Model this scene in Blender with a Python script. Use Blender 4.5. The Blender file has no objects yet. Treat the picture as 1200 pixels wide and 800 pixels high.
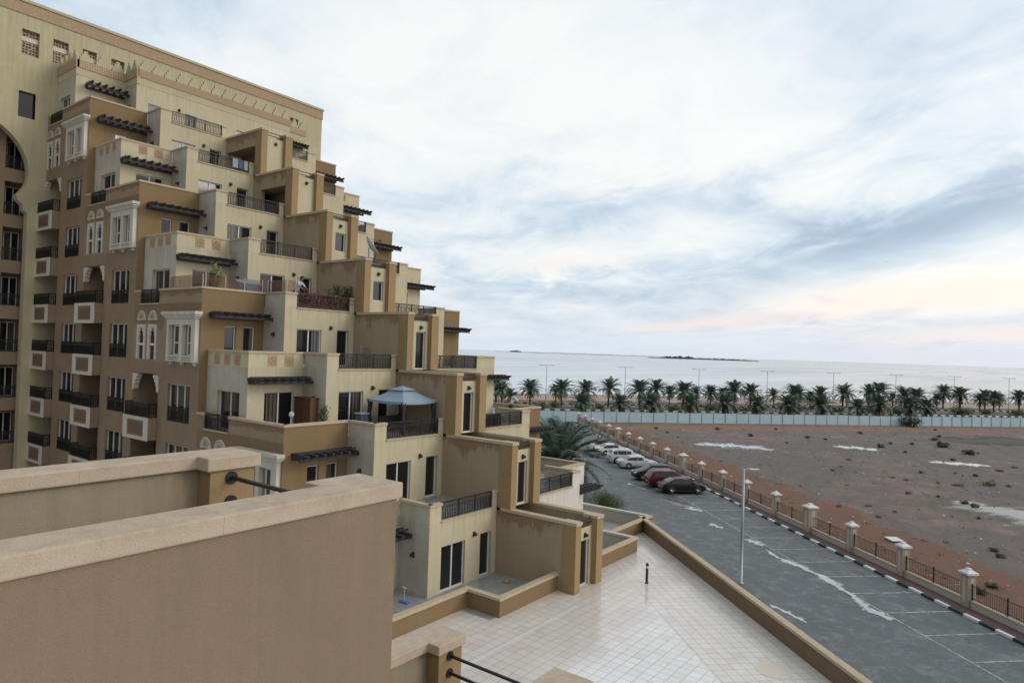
import bpy, bmesh, math, random
from mathutils import Vector, Matrix
from math import radians as RAD, sin, cos, pi, sqrt
random.seed(7)
S = bpy.context.scene
COL = S.collection
CZ = 13.2                                   # eye height above the car park

# ------------------------------------------------------------------ camera
cd = bpy.data.cameras.new('camera'); cam = bpy.data.objects.new('camera', cd); COL.objects.link(cam)
cd.sensor_fit = 'HORIZONTAL'; cd.sensor_width = 36.0; cd.lens = 36.0*788/1200
cd.clip_start = 0.1; cd.clip_end = 90000
yaw, pit, rol = RAD(37.03), RAD(.78), RAD(1.91)
fw = Vector((-sin(yaw)*cos(pit), cos(yaw)*cos(pit), sin(pit)))
rt = Vector((cos(yaw), sin(yaw), 0)); up = rt.cross(fw)
r2 = cos(rol)*rt + sin(rol)*up; u2 = -sin(rol)*rt + cos(rol)*up
M = Matrix((r2, u2, -fw)).transposed().to_4x4(); M.translation = (0, 0, CZ)
cam.matrix_world = M
S.camera = cam

# ------------------------------------------------------------------ world, sun, exposure
S.view_settings.view_transform = 'Standard'; S.view_settings.look = 'None'
S.view_settings.exposure = 0.12; S.view_settings.gamma = 1.0
S.view_settings.use_curve_mapping = False
SUN_EL, SUN_AZ = 24.0, 62.0                 # azimuth clockwise from +Y
w = bpy.data.worlds.new('World'); S.world = w; w.use_nodes = True
nt = w.node_tree; nt.nodes.clear()
def N(tree, typ, **kw):
    n = tree.nodes.new(typ)
    for k, v in kw.items(): setattr(n, k, v)
    return n
def L(tree, a, b): tree.links.new(a, b)
def mathn(t, op, a, b=None, c=None, clamp=False):
    n = N(t, 'ShaderNodeMath', operation=op); n.use_clamp = clamp
    for i, v in enumerate((a, b, c)):
        if v is None: continue
        if isinstance(v, (int, float)): n.inputs[i].default_value = v
        else: L(t, v, n.inputs[i])
    return n.outputs[0]
def mixc(t, f, a, b, mode='MIX'):
    n = N(t, 'ShaderNodeMix', data_type='RGBA', blend_type=mode)
    for idx, v in ((0, f), (6, a), (7, b)):
        if isinstance(v, (int, float)): n.inputs[idx].default_value = v
        elif isinstance(v, tuple): n.inputs[idx].default_value = (v + (1,))[:4]
        else: L(t, v, n.inputs[idx])
    return n.outputs[2]
def ramp(t, f, stops, interp='LINEAR'):
    n = N(t, 'ShaderNodeValToRGB'); cr = n.color_ramp; cr.interpolation = interp
    while len(cr.elements) < len(stops): cr.elements.new(.5)
    for e, (p, c) in zip(cr.elements, stops):
        e.position = p; e.color = ((c, c, c, 1) if isinstance(c, (int, float)) else c + (1,))
    L(t, f, n.inputs[0]); return n.outputs[0]
def noise(t, vec, scale, detail=4, rough=.55, dist=0.0):
    n = N(t, 'ShaderNodeTexNoise'); n.inputs['Scale'].default_value = scale
    n.inputs['Detail'].default_value = detail; n.inputs['Roughness'].default_value = rough
    n.inputs['Distortion'].default_value = dist
    if vec is not None: L(t, vec, n.inputs['Vector'])
    return n.outputs[0]
def mapping(t, vec, scale=(1, 1, 1), loc=(0, 0, 0), rot=(0, 0, 0)):
    n = N(t, 'ShaderNodeMapping'); n.inputs['Scale'].default_value = scale
    n.inputs['Location'].default_value = loc; n.inputs['Rotation'].default_value = rot
    L(t, vec, n.inputs['Vector']); return n.outputs[0]

sky = N(nt, 'ShaderNodeTexSky', sky_type='NISHITA'); sky.sun_disc = False
sky.sun_elevation = RAD(SUN_EL); sky.sun_rotation = RAD(SUN_AZ); sky.air_density = 1.2; sky.dust_density = 2.0
geo = N(nt, 'ShaderNodeTexCoord').outputs['Generated']
sep = N(nt, 'ShaderNodeSeparateXYZ'); L(nt, geo, sep.inputs[0])
az = mathn(nt, 'MULTIPLY', mathn(nt, 'ARCTAN2', sep.outputs[0], sep.outputs[1]), 180/pi)
el = mathn(nt, 'MULTIPLY', mathn(nt, 'ARCSINE', sep.outputs[2]), 180/pi)
# clouds lie on a flat layer: project the view direction on it
den = mathn(nt, 'ADD', mathn(nt, 'MAXIMUM', sep.outputs[2], 0.0), .16)
cmb = N(nt, 'ShaderNodeCombineXYZ')
L(nt, mathn(nt, 'DIVIDE', sep.outputs[0], den), cmb.inputs[0]); L(nt, mathn(nt, 'DIVIDE', sep.outputs[1], den), cmb.inputs[1])
layer = mapping(nt, cmb.outputs[0], scale=(.85, .72, 1), rot=(0, 0, RAD(28)))
n1 = noise(nt, layer, 1.35, 8, .58, .35)
n2 = noise(nt, mapping(nt, layer, loc=(3.1, 7.7, 0), scale=(.8, 1.15, 1)), 3.4, 8, .60, .7)
cl = mathn(nt, 'ADD', mathn(nt, 'MULTIPLY', n1, .62), mathn(nt, 'MULTIPLY', n2, .46)); cl = mathn(nt, 'SUBTRACT', cl, .045)
wob = mathn(nt, 'MULTIPLY', mathn(nt, 'SUBTRACT', n2, .5), 1.0)
def blob(a0, e0, sa, se, tilt=0.0, wa=6.0, we=7.0):
    da = mathn(nt, 'ADD', mathn(nt, 'SUBTRACT', az, a0), mathn(nt, 'MULTIPLY', wob, wa))
    de = mathn(nt, 'ADD', mathn(nt, 'SUBTRACT', el, e0), mathn(nt, 'MULTIPLY', wob, we))
    de = mathn(nt, 'SUBTRACT', de, mathn(nt, 'MULTIPLY', da, tilt))
    q = mathn(nt, 'ADD', mathn(nt, 'POWER', mathn(nt, 'ABSOLUTE', mathn(nt, 'DIVIDE', da, sa)), 2.0), mathn(nt, 'POWER', mathn(nt, 'ABSOLUTE', mathn(nt, 'DIVIDE', de, se)), 2.0))
    return mathn(nt, 'EXPONENT', mathn(nt, 'MULTIPLY', q, -1.0))
thr = cl
for (a0, e0, sa, se, tl, amt) in [(-8, 9.4, 12, 1.9, .22, -.20), (2, 11.8, 7, 2.0, .2, -.13), (-24, 12.4, 11, 1.7, -.1, -.10), (-30, 5.0, 16, 2.6, .0, -.06), (-31, 20, 14, 5.5, .1, .12),
                                  (-5, 5.6, 9, 1.5, .08, .2), (-33, 7.6, 5, .9, .1, .16), (-20, 16.2, 12, 2.4, .2, .12), (-16, 27, 9, 4, .2, -.09), (-48, 24, 12, 5, 0, .05), (6, 27, 9, 8, 0, -.12)]:
    thr = mathn(nt, 'ADD', thr, mathn(nt, 'MULTIPLY', blob(a0, e0, sa, se, tl), amt))
body = ramp(nt, thr, [(.16, (.29, .42, .58)), (.30, (.42, .54, .69)), (.40, (.60, .71, .82)), (.47, (.74, .82, .885)), (.54, (.86, .905, .93)), (.64, (.97, .975, .965))])
skyc = mixc(nt, .10, body, N(nt, 'ShaderNodeRGB').outputs[0])
skycol = mixc(nt, 1.0, sky.outputs[0], (.10, .10, .10), 'MULTIPLY')
base = mixc(nt, .86, skycol, body)
# pale band of air at the horizon and the warm low clouds over the sea
hz = mathn(nt, 'EXPONENT', mathn(nt, 'MULTIPLY', mathn(nt, 'POWER', mathn(nt, 'ABSOLUTE', mathn(nt, 'DIVIDE', el, 3.6)), 1.5), -1.0))
base = mixc(nt, mathn(nt, 'MULTIPLY', hz, .88), base, (.65, .72, .81))
for (a0, e0, sa, se, tl, cc, amt) in [(-4, 5.2, 11, 1.3, .10, (1.05, .86, .76), 1.0), (-20, 2.9, 8, .45, .10, (.92, .76, .72), .65), (-2, 2.2, 9, .5, .05, (.92, .78, .75), .7),
                                      (-33, 7.5, 5, .6, .06, (.86, .78, .74), .5), (0, .6, 14, .9, 0, (.72, .70, .75), .55)]:
    base = mixc(nt, mathn(nt, 'MULTIPLY', blob(a0, e0, sa, se, tl, 5.0, 2.2), amt), base, cc)
# glow added round the veiled sun, right of the view, lights road-side faces
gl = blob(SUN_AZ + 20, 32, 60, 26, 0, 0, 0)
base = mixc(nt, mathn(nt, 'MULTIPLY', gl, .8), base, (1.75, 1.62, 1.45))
# unseen sky behind the camera, dimmed to darken the camera-side faces
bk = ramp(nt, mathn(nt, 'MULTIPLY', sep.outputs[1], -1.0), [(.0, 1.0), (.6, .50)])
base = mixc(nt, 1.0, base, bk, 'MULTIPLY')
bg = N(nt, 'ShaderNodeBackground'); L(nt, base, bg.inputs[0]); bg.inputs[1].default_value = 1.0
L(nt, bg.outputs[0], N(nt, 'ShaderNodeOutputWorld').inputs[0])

sd = bpy.data.lights.new('sun', 'SUN'); sun = bpy.data.objects.new('sun', sd); COL.objects.link(sun)
sd.energy = 0.8; sd.angle = RAD(25); sd.color = (1, .93, .84)
sv = Vector((sin(RAD(SUN_AZ))*cos(RAD(SUN_EL)), cos(RAD(SUN_AZ))*cos(RAD(SUN_EL)), sin(RAD(SUN_EL))))
sun.rotation_euler = sv.to_track_quat('Z', 'Y').to_euler(); sun.location = (20, 0, 60)

# ------------------------------------------------------------------ materials
def pbr(name, col=(.5, .5, .5), rough=.8, metal=0.0, spec=.5):
    m = bpy.data.materials.new(name); m.use_nodes = True
    b = m.node_tree.nodes['Principled BSDF']
    b.inputs['Base Color'].default_value = col + (1,); b.inputs['Roughness'].default_value = rough
    b.inputs['Metallic'].default_value = metal; b.inputs['Specular IOR Level'].default_value = spec
    return m
def tree(m): return m.node_tree, m.node_tree.nodes['Principled BSDF']
def objc(t): return N(t, 'ShaderNodeTexCoord').outputs['Object']
def bump(t, b, h, strength=.3, dist=.02):
    n = N(t, 'ShaderNodeBump'); n.inputs['Strength'].default_value = strength; n.inputs['Distance'].default_value = dist
    L(t, h, n.inputs['Height']); L(t, n.outputs[0], b.inputs['Normal'])
def stucco(name, c1, c2, blot=.5, streak=.35, drip=None, grain=55, dripz=.62, grime=.30):
    """painted render: mottled, with rain streaks; drip = colour of the faded lower coat"""
    m = pbr(name, c1, .9, spec=.25); t, b = tree(m); oc = objc(t)
    a = noise(t, oc, .55, 6, .62, .4)
    f = ramp(t, a, [(.38, 0.0), (.66, 1.0)])
    col = mixc(t, mathn(t, 'MULTIPLY', f, blot), c1, c2)
    if drip:
        gz = N(t, 'ShaderNodeSeparateXYZ'); L(t, N(t, 'ShaderNodeTexCoord').outputs['Generated'], gz.inputs[0])
        d1 = noise(t, mapping(t, oc, (1.2, 1.2, .14)), 1.0, 7, .72, .5)
        d2 = noise(t, oc, .9, 8, .7, .4)
        hh = mathn(t, 'ADD', gz.outputs[2], mathn(t, 'MULTIPLY', mathn(t, 'SUBTRACT', d1, .5), 1.05))
        hh = mathn(t, 'ADD', hh, mathn(t, 'MULTIPLY', mathn(t, 'SUBTRACT', d2, .5), .75))
        k = ramp(t, hh, [(dripz-.06, 1.0), (dripz-.01, .72), (dripz+.025, .0)])
        col = mixc(t, mathn(t, 'MULTIPLY', k, .8), col, drip)
    s = noise(t, mapping(t, oc, (2.6, 2.6, .16)), 1.6, 5, .7)
    sk = ramp(t, s, [(.50, 0.0), (.74, 1.0)])
    col = mixc(t, mathn(t, 'MULTIPLY', sk, streak*.55), col, tuple(x*.58 for x in c1))
    gz2 = N(t, 'ShaderNodeSeparateXYZ'); L(t, N(t, 'ShaderNodeTexCoord').outputs['Generated'], gz2.inputs[0])
    gs = noise(t, mapping(t, oc, (3.5, 3.5, .22)), 1.3, 6, .75, .3)
    gm_ = mathn(t, 'MULTIPLY', ramp(t, gz2.outputs[2], [(.45, 0.0), (1.0, 1.0)]), ramp(t, gs, [(.44, 0.0), (.66, 1.0)]))
    col = mixc(t, mathn(t, 'MULTIPLY', gm_, grime), col, (.20, .155, .11))
    pt_ = ramp(t, noise(t, oc, .75, 9, .7, .6), [(.56, 0.0), (.68, 1.0)])
    col = mixc(t, mathn(t, 'MULTIPLY', pt_, .22), col, tuple(min(1, x*1.3+.03) for x in c1))
    g = noise(t, oc, grain, 3, .6)
    col = mixc(t, .10, col, ramp(t, g, [(.3, .05), (.7, .6)]), 'OVERLAY')
    L(t, col, b.inputs['Base Color'])
    bump(t, b, mathn(t, 'ADD', g, mathn(t, 'MULTIPLY', noise(t, oc, 5, 6, .7), 1.6)), .45, .014)
    return m
CREAM = stucco('cream_render', (.55, .495, .345), (.48, .445, .325), .6, .30)
PALE = stucco('pale_render', (.45, .415, .335), (.55, .535, .50), 1.0, .3)
WHITE_R = stucco('white_render', (.68, .66, .60), (.60, .58, .53), .5, .15)
OCHRE = stucco('ochre_render', (.245, .168, .088), (.215, .152, .088), .7, .35)
FACADE = stucco('tan_render', (.29, .222, .15), (.25, .18, .135), .8, .3)
FACADE2 = stucco('tan_render_faded', (.235, .165, .10), (.255, .185, .12), .7, .35, drip=(.33, .27, .195), dripz=.60)
FIN = stucco('brown_render_faded', (.275, .185, .105), (.29, .205, .125), .8, .35, drip=(.41, .335, .235), dripz=.88)
PILLAR = stucco('ochre_pillar_render', (.34, .24, .125), (.30, .215, .12), .6, .35)
TOWER = stucco('olive_cream_render', (.49, .445, .295), (.42, .39, .27), .7, .3)
NEARW = stucco('near_tan_render', (.285, .207, .15), (.255, .188, .138), .6, .25, grain=90)
NEARC = stucco('near_cream_render', (.33, .285, .195), (.295, .255, .18), .6, .25, grain=90)
COPE = stucco('coping_render', (.52, .425, .30), (.45, .37, .27), .7, .35, grain=80)
COPEN = stucco('near_coping_render', (.48, .395, .295), (.55, .455, .365), .7, .15, grain=70)
TRIM = stucco('white_trim_render', (.60, .585, .535), (.54, .515, .46), .6, .25)
GREENW = stucco('greenish_white_render', (.50, .50, .42), (.45, .46, .40), .6, .3)
t, b = tree(COPEN); oc = objc(t); prev = b.inputs['Base Color'].links[0].from_socket
wv_ = noise(t, oc, 2.5, 6, .7); s_ = N(t, 'ShaderNodeSeparateXYZ'); L(t, oc, s_.inputs[0])
yy = mathn(t, 'ADD', s_.outputs[1], mathn(t, 'MULTIPLY', wv_, .07)); jt = mathn(t, 'LESS_THAN', mathn(t, 'ABSOLUTE', mathn(t, 'SUBTRACT', mathn(t, 'FRACT', mathn(t, 'DIVIDE', yy, 1.37)), .5)), .0022)
st2 = ramp(t, noise(t, oc, 1.7, 9, .75, .5), [(.48, 0.0), (.68, 1.0)])
c_ = mixc(t, mathn(t, 'MULTIPLY', st2, .3), prev, (.26, .21, .16)); L(t, mixc(t, mathn(t, 'MULTIPLY', jt, .3), c_, (.13, .10, .08)), b.inputs['Base Color'])
t, b = tree(NEARW); oc = objc(t); prev = b.inputs['Base Color'].links[0].from_socket
lg = ramp(t, noise(t, oc, .42, 7, .65, .5), [(.36, 0.0), (.66, 1.0)]); c_ = mixc(t, mathn(t, 'MULTIPLY', lg, .30), prev, (.17, .125, .10))
vo = N(t, 'ShaderNodeTexVoronoi', feature='DISTANCE_TO_EDGE'); vo.inputs['Scale'].default_value = .55
mxv = N(t, 'ShaderNodeVectorMath', operation='ADD'); nv = N(t, 'ShaderNodeTexNoise'); nv.inputs['Scale'].default_value = 1.6; nv.inputs['Detail'].default_value = 6; L(t, oc, nv.inputs['Vector']); L(t, oc, mxv.inputs[0]); L(t, nv.outputs[1], mxv.inputs[1]); L(t, mxv.outputs[0], vo.inputs['Vector'])
ck = mathn(t, 'MULTIPLY', mathn(t, 'LESS_THAN', vo.outputs['Distance'], .0035), ramp(t, noise(t, oc, .6, 3), [(.56, 0.0), (.64, .10)]))
sp_ = ramp(t, noise(t, oc, 3.1, 2, .4), [(.775, 0.0), (.79, .3)])
c_ = mixc(t, ck, c_, (.11, .085, .07)); L(t, mixc(t, sp_, c_, (.12, .09, .075)), b.inputs['Base Color'])
def carved(name, c1, c2, sc):
    m = pbr(name, c1, .9, spec=.2); t, b = tree(m); oc = objc(t)
    v = N(t, 'ShaderNodeTexVoronoi', feature='F1'); v.inputs['Scale'].default_value = sc; v.inputs['Randomness'].default_value = .25
    L(t, oc, v.inputs['Vector'])
    f = ramp(t, v.outputs['Distance'], [(.25, 0.0), (.45, 1.0)])
    L(t, mixc(t, f, c1, c2), b.inputs['Base Color']); bump(t, b, f, .6, .03)
    return m
BAND = carved('carved_band', (.50, .39, .27), (.36, .26, .18), 6.5)
MEDAL = carved('carved_medallion', (.52, .42, .31), (.40, .285, .20), 11)
PANEL = carved('tan_panel', (.27, .20, .14), (.20, .14, .095), 8)
LATT = carved('carved_screen', (.06, .05, .04), (.34, .26, .19), 5)
GLASS = pbr('window_glass', (.012, .014, .017), .05, spec=.5)
t, b = tree(GLASS); oi = N(t, 'ShaderNodeObjectInfo').outputs['Random']; gg = N(t, 'ShaderNodeSeparateXYZ'); L(t, N(t, 'ShaderNodeTexCoord').outputs['Generated'], gg.inputs[0])
uu = mathn(t, 'MAXIMUM', gg.outputs[0], gg.outputs[1]); mixu = mathn(t, 'ADD', gg.outputs[0], gg.outputs[1])
fold = mathn(t, 'MULTIPLY', mathn(t, 'ADD', mathn(t, 'SINE', mathn(t, 'MULTIPLY', mixu, 46.0)), 1.0), .5)
cw = mathn(t, 'MULTIPLY', mathn(t, 'FRACT', mathn(t, 'MULTIPLY', oi, 7.31)), .34)
side = mathn(t, 'LESS_THAN', mathn(t, 'ABSOLUTE', mathn(t, 'SUBTRACT', mathn(t, 'MODULO', mixu, 1.0), mathn(t, 'FRACT', mathn(t, 'MULTIPLY', oi, 3.7)))), cw)
has = mathn(t, 'GREATER_THAN', mathn(t, 'FRACT', mathn(t, 'MULTIPLY', oi, 13.7)), .68)
cur = mixc(t, fold, (.035, .028, .022), (.13, .105, .08)); cur = mixc(t, mathn(t, 'GREATER_THAN', oi, .75), cur, mixc(t, fold, (.07, .07, .07), (.17, .17, .165)))
L(t, mixc(t, mathn(t, 'MULTIPLY', side, has), (.012, .013, .016), cur), b.inputs['Base Color'])
L(t, mathn(t, 'ADD', .32, mathn(t, 'MULTIPLY', mathn(t, 'FRACT', mathn(t, 'MULTIPLY', oi, 29.3)), .6)), b.inputs['Specular IOR Level'])
ALU = pbr('white_aluminium', (.62, .64, .66), .45)
IRON = pbr('black_iron', (.012, .012, .014), .5)
WOODD = pbr('dark_timber', (.022, .020, .024), .7)
t, b = tree(WOODD); g_ = noise(t, objc(t), 6, 4); L(t, mixc(t, g_, (.014, .013, .016), (.045, .04, .045)), b.inputs['Base Color'])
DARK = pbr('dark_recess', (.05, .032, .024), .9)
LAMPM = pbr('lamp_bronze', (.03, .028, .026), .5)
WOODB = pbr('brown_timber', (.11, .05, .022), .55)
t, b = tree(WOODB); g_ = noise(t, mapping(t, objc(t), (1, 8, .6)), 4, 4); L(t, mixc(t, g_, (.075, .032, .014), (.14, .066, .03)), b.inputs['Base Color'])

# ------------------------------------------------------------------ mesh helpers
class MB:
    def __init__(s): s.v = []; s.f = []; s.mi = []
    def add(s, vs, fs, mi=0):
        o = len(s.v); s.v += [tuple(x) for x in vs]; s.f += [[i+o for i in f] for f in fs]; s.mi += [mi]*len(fs)
    def quad(s, a, b, c, d, mi=0): s.add([a, b, c, d], [[0, 1, 2, 3]], mi)
    def box(s, x0, x1, y0, y1, z0, z1, mi=0):
        s.add([(x0, y0, z0), (x1, y0, z0), (x1, y1, z0), (x0, y1, z0), (x0, y0, z1), (x1, y0, z1), (x1, y1, z1), (x0, y1, z1)],
              [[0, 3, 2, 1], [4, 5, 6, 7], [0, 1, 5, 4], [1, 2, 6, 5], [2, 3, 7, 6], [3, 0, 4, 7]], mi)
    def prism(s, poly, z0, z1, mi=0):
        n = len(poly)
        s.add([(x, y, z0) for x, y in poly] + [(x, y, z1) for x, y in poly],
              [list(range(n))[::-1], list(range(n, 2*n))] + [[i, (i+1) % n, n+(i+1) % n, n+i] for i in range(n)], mi)
    def bar(s, p0, p1, r, mi=0, n=4, r1=None):
        p0 = Vector(p0); p1 = Vector(p1); d = p1-p0
        if d.length < 1e-6: return
        d.normalize(); a = d.orthogonal().normalized() if abs(d.z) < .95 else Vector((1, 0, 0)); bb = d.cross(a).normalized(); a = bb.cross(d)
        r1 = r if r1 is None else r1; vs = []
        for p, rr in ((p0, r), (p1, r1)):
            for i in range(n):
                an = 2*pi*(i+.5)/n; vs.append(p + rr*(cos(an)*a + sin(an)*bb))
        s.add(vs, [[i, (i+1) % n, n+(i+1) % n, n+i] for i in range(n)] + [list(range(n))[::-1], list(range(n, 2*n))], mi)
    def tube(s, pts, rs, n=8, mi=0):
        for i in range(len(pts)-1): s.bar(pts[i], pts[i+1], rs[i], mi, n, rs[i+1])
    def lathe(s, prof, c=(0, 0, 0), n=12, mi=0):
        vs = []; m = len(prof)
        for r, z in prof:
            for i in range(n): a = 2*pi*i/n; vs.append((c[0]+r*cos(a), c[1]+r*sin(a), c[2]+z))
        fs = [[j*n+i, j*n+(i+1) % n, (j+1)*n+(i+1) % n, (j+1)*n+i] for j in range(m-1) for i in range(n)]
        fs += [list(range(n))[::-1], list(range((m-1)*n, m*n))]
        s.add(vs, fs, mi)
    def build(s, name, mats, parent=None, smooth=False, bevel=0, kind=None):
        me = bpy.data.meshes.new(name)
        off = Vector((0, 0, 0)); p = parent
        while p: off += p.location; p = p.parent
        me.from_pydata([(x-off.x, y-off.y, z-off.z) for x, y, z in s.v], [], s.f)
        mats = mats if isinstance(mats, (list, tuple)) else [mats]
        for m in mats: me.materials.append(m)
        me.polygons.foreach_set('material_index', s.mi)
        if smooth: me.polygons.foreach_set('use_smooth', [True]*len(s.f))
        me.update()
        o = bpy.data.objects.new(name, me); COL.objects.link(o)
        if parent: o.parent = parent
        if bevel:
            md = o.modifiers.new('bevel', 'BEVEL'); md.width = bevel; md.segments = 2; md.limit_method = 'ANGLE'
        if kind: o['kind'] = kind
        return o
def tag(o, label, cat, group=None):
    o['label'] = label; o['category'] = cat
    if group: o['group'] = group
    return o
def thing(name, label, cat, loc=(0, 0, 0), group=None):
    o = bpy.data.objects.new(name, None); COL.objects.link(o); o.location = loc; o.empty_display_size = .3
    return tag(o, label, cat, group)
def kids(o): return [c for c in bpy.data.objects if c.parent == o]
def dup(o, loc=None, rz=None, sc=None, parent=None):
    c = o.copy(); COL.objects.link(c)
    if parent: c.parent = parent
    if loc is not None: c.location = loc
    if rz is not None: c.rotation_euler = (0, 0, rz)
    if sc is not None: c.scale = sc if isinstance(sc, tuple) else (sc, sc, sc)
    for ch in kids(o): dup(ch, parent=c)
    return c
def structure(o): o['kind'] = 'structure'; return o

class Fr:                                   # a wall plane: u along it, n out of it
    def __init__(s, o, u, n): s.o = Vector(o+(0,)); s.u = Vector(u+(0,)); s.n = Vector(n+(0,))
    def p(s, u, z, d=0): v = s.o + s.u*u + s.n*d; return (v.x, v.y, z)
def QF(q): return Fr((q, 0), (0, 1), (1, 0))         # faces the road side, u = y
def PF_(p): return Fr((0, p), (1, 0), (0, -1))       # faces the camera side, u = x
def fbox(mb, fr, u0, u1, z0, z1, d0, d1, mi=0):
    vs = [fr.p(u, z, d) for z in (z0, z1) for u, d in ((u0, d0), (u1, d0), (u1, d1), (u0, d1))]
    mb.add(vs, [[0, 3, 2, 1], [4, 5, 6, 7], [0, 1, 5, 4], [1, 2, 6, 5], [2, 3, 7, 6], [3, 0, 4, 7]], mi)
def wall(mb, fr, u0, u1, z0, z1, ops=(), depth=.18, mi=0):
    us = sorted({u0, u1} | {u for o in ops for u in o[:2]}); zs = sorted({z0, z1} | {z for o in ops for z in o[2:4]})
    us = [u for u in us if u0 <= u <= u1]; zs = [z for z in zs if z0 <= z <= z1]
    for i in range(len(us)-1):
        for j in range(len(zs)-1):
            uc, zc = (us[i]+us[i+1])/2, (zs[j]+zs[j+1])/2
            if any(o[0] < uc < o[1] and o[2] < zc < o[3] for o in ops): continue
            mb.quad(fr.p(us[i], zs[j]), fr.p(us[i+1], zs[j]), fr.p(us[i+1], zs[j+1]), fr.p(us[i], zs[j+1]), mi)
    for o in ops:
        a, b_, c, d = o[:4]; dp = -(o[4] if len(o) > 4 else depth)
        for (ua, za, ub, zb) in ((a, c, b_, c), (b_, c, b_, d), (b_, d, a, d), (a, d, a, c)):
            mb.quad(fr.p(ua, za), fr.p(ub, zb), fr.p(ub, zb, dp), fr.p(ua, za, dp), mi)

def window(fr, u0, u1, z0, z1, parent, depth=.16, leaves=2, name='window', bar_z=None, glass=None):
    """white aluminium window or glazed door: frame mesh, pane as its child"""
    m = MB(); t_ = .055; d0, d1 = -depth, -depth+.06
    fbox(m, fr, u0, u1, z0, z0+t_, d0, d1); fbox(m, fr, u0, u1, z1-t_, z1, d0, d1)
    fbox(m, fr, u0, u0+t_, z0+t_, z1-t_, d0, d1); fbox(m, fr, u1-t_, u1, z0+t_, z1-t_, d0, d1)
    for i in range(1, leaves):
        uc = u0+(u1-u0)*i/leaves; fbox(m, fr, uc-.035, uc+.035, z0+t_, z1-t_, d0, d1-.004)
    if bar_z: fbox(m, fr, u0+t_, u1-t_, bar_z-.03, bar_z+.03, d0, d1-.008)
    o = m.build(name, ALU, parent)
    g = MB(); fbox(g, fr, u0+.02, u1-.02, z0+.02, z1-.02, d0-.03, d0+.012); g.build('pane', glass or GLASS, o)
    return o
def railing(fr, u0, u1, z0, z1, parent, d=-.08, posts=None, name='railing', step=.115, fancy=True):
    m = MB(); r = .016
    fbox(m, fr, u0, u1, z1-.05, z1, d-.025, d+.025); fbox(m, fr, u0, u1, z0+.03, z0+.065, d-.018, d+.018)
    zb = z1-.24 if fancy else z1-.05
    if fancy: fbox(m, fr, u0, u1, zb-.012, zb+.012, d-.012, d+.012)
    n = max(2, int((u1-u0)/step)); s_ = (u1-u0)/n
    for i in range(n+1):
        u = u0+s_*i; fbox(m, fr, u-r, u+r, z0, zb, d-r, d+r)
        if fancy and i < n:
            m.bar(fr.p(u, zb, d), fr.p(u+s_, z1-.05, d), .013); m.bar(fr.p(u+s_, zb, d), fr.p(u, z1-.05, d), .013)
            if i % 2 == 0: m.bar(fr.p(u, z0+.07, d), fr.p(u+s_, z0+.07+(zb-z0)*.5, d), .007)
    k = posts or max(2, int(round((u1-u0)/1.2))+1)
    for i in range(k):
        u = u0+.025+(u1-u0-.05)*i/(k-1); fbox(m, fr, u-.025, u+.025, z0, z1+.01, d-.025, d+.025)
    return m.build(name, IRON, parent)
def lamp(fr, u, z, parent):
    m = MB(); fbox(m, fr, u-.07, u+.07, z-.11, z+.11, 0, .05)
    a = fr.p(u, z-.07, .12); m.lathe([(.02, 0), (.075, .01), (.085, .06), (.07, .13), (.02, .15)], a, 10)
    return m.build('wall_lamp', LAMPM, parent)
def pergola(fr, u0, u1, z, parent, reach=1.05, n=8):
    """open timber canopy: two long beams and a row of rafters with cut ends"""
    m = MB()
    fbox(m, fr, u0-.05, u1+.05, z, z+.15, .02, .10); fbox(m, fr, u0-.2, u1+.2, z, z+.16, reach-.28, reach-.16)
    for i in range(n):
        u = u0+(u1-u0)*i/(n-1); a = .06
        fbox(m, fr, u-a, u+a, z+.152, z+.31, 0, reach-.05)
        m.add([fr.p(u-a, z+.31, reach-.05), fr.p(u+a, z+.31, reach-.05), fr.p(u+a, z+.155, reach-.05), fr.p(u-a, z+.155, reach-.05),
               fr.p(u-a, z+.31, reach+.14), fr.p(u+a, z+.31, reach+.14), fr.p(u+a, z+.25, reach+.14), fr.p(u-a, z+.25, reach+.14)],
              [[0, 1, 5, 4], [3, 7, 6, 2], [0, 4, 7, 3], [1, 2, 6, 5], [4, 5, 6, 7]])
    for d in (.3, .62): fbox(m, fr, u0-.1, u1+.1, z+.315, z+.36, d-.03, d+.03)
    return m.build('pergola', WOODD, parent)

# ------------------------------------------------------------------ ground, sea, roads
def rn(r, n): return ((-r+n)/sqrt(2), (r+n)/sqrt(2))
H0 = Vector((-71.1, 105.8)); HD = Vector((.6605, .7508)); HN = Vector((-.7508, .6605))
def hd(a, d): v = H0+HD*a+HN*d; return (v.x, v.y)

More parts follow.
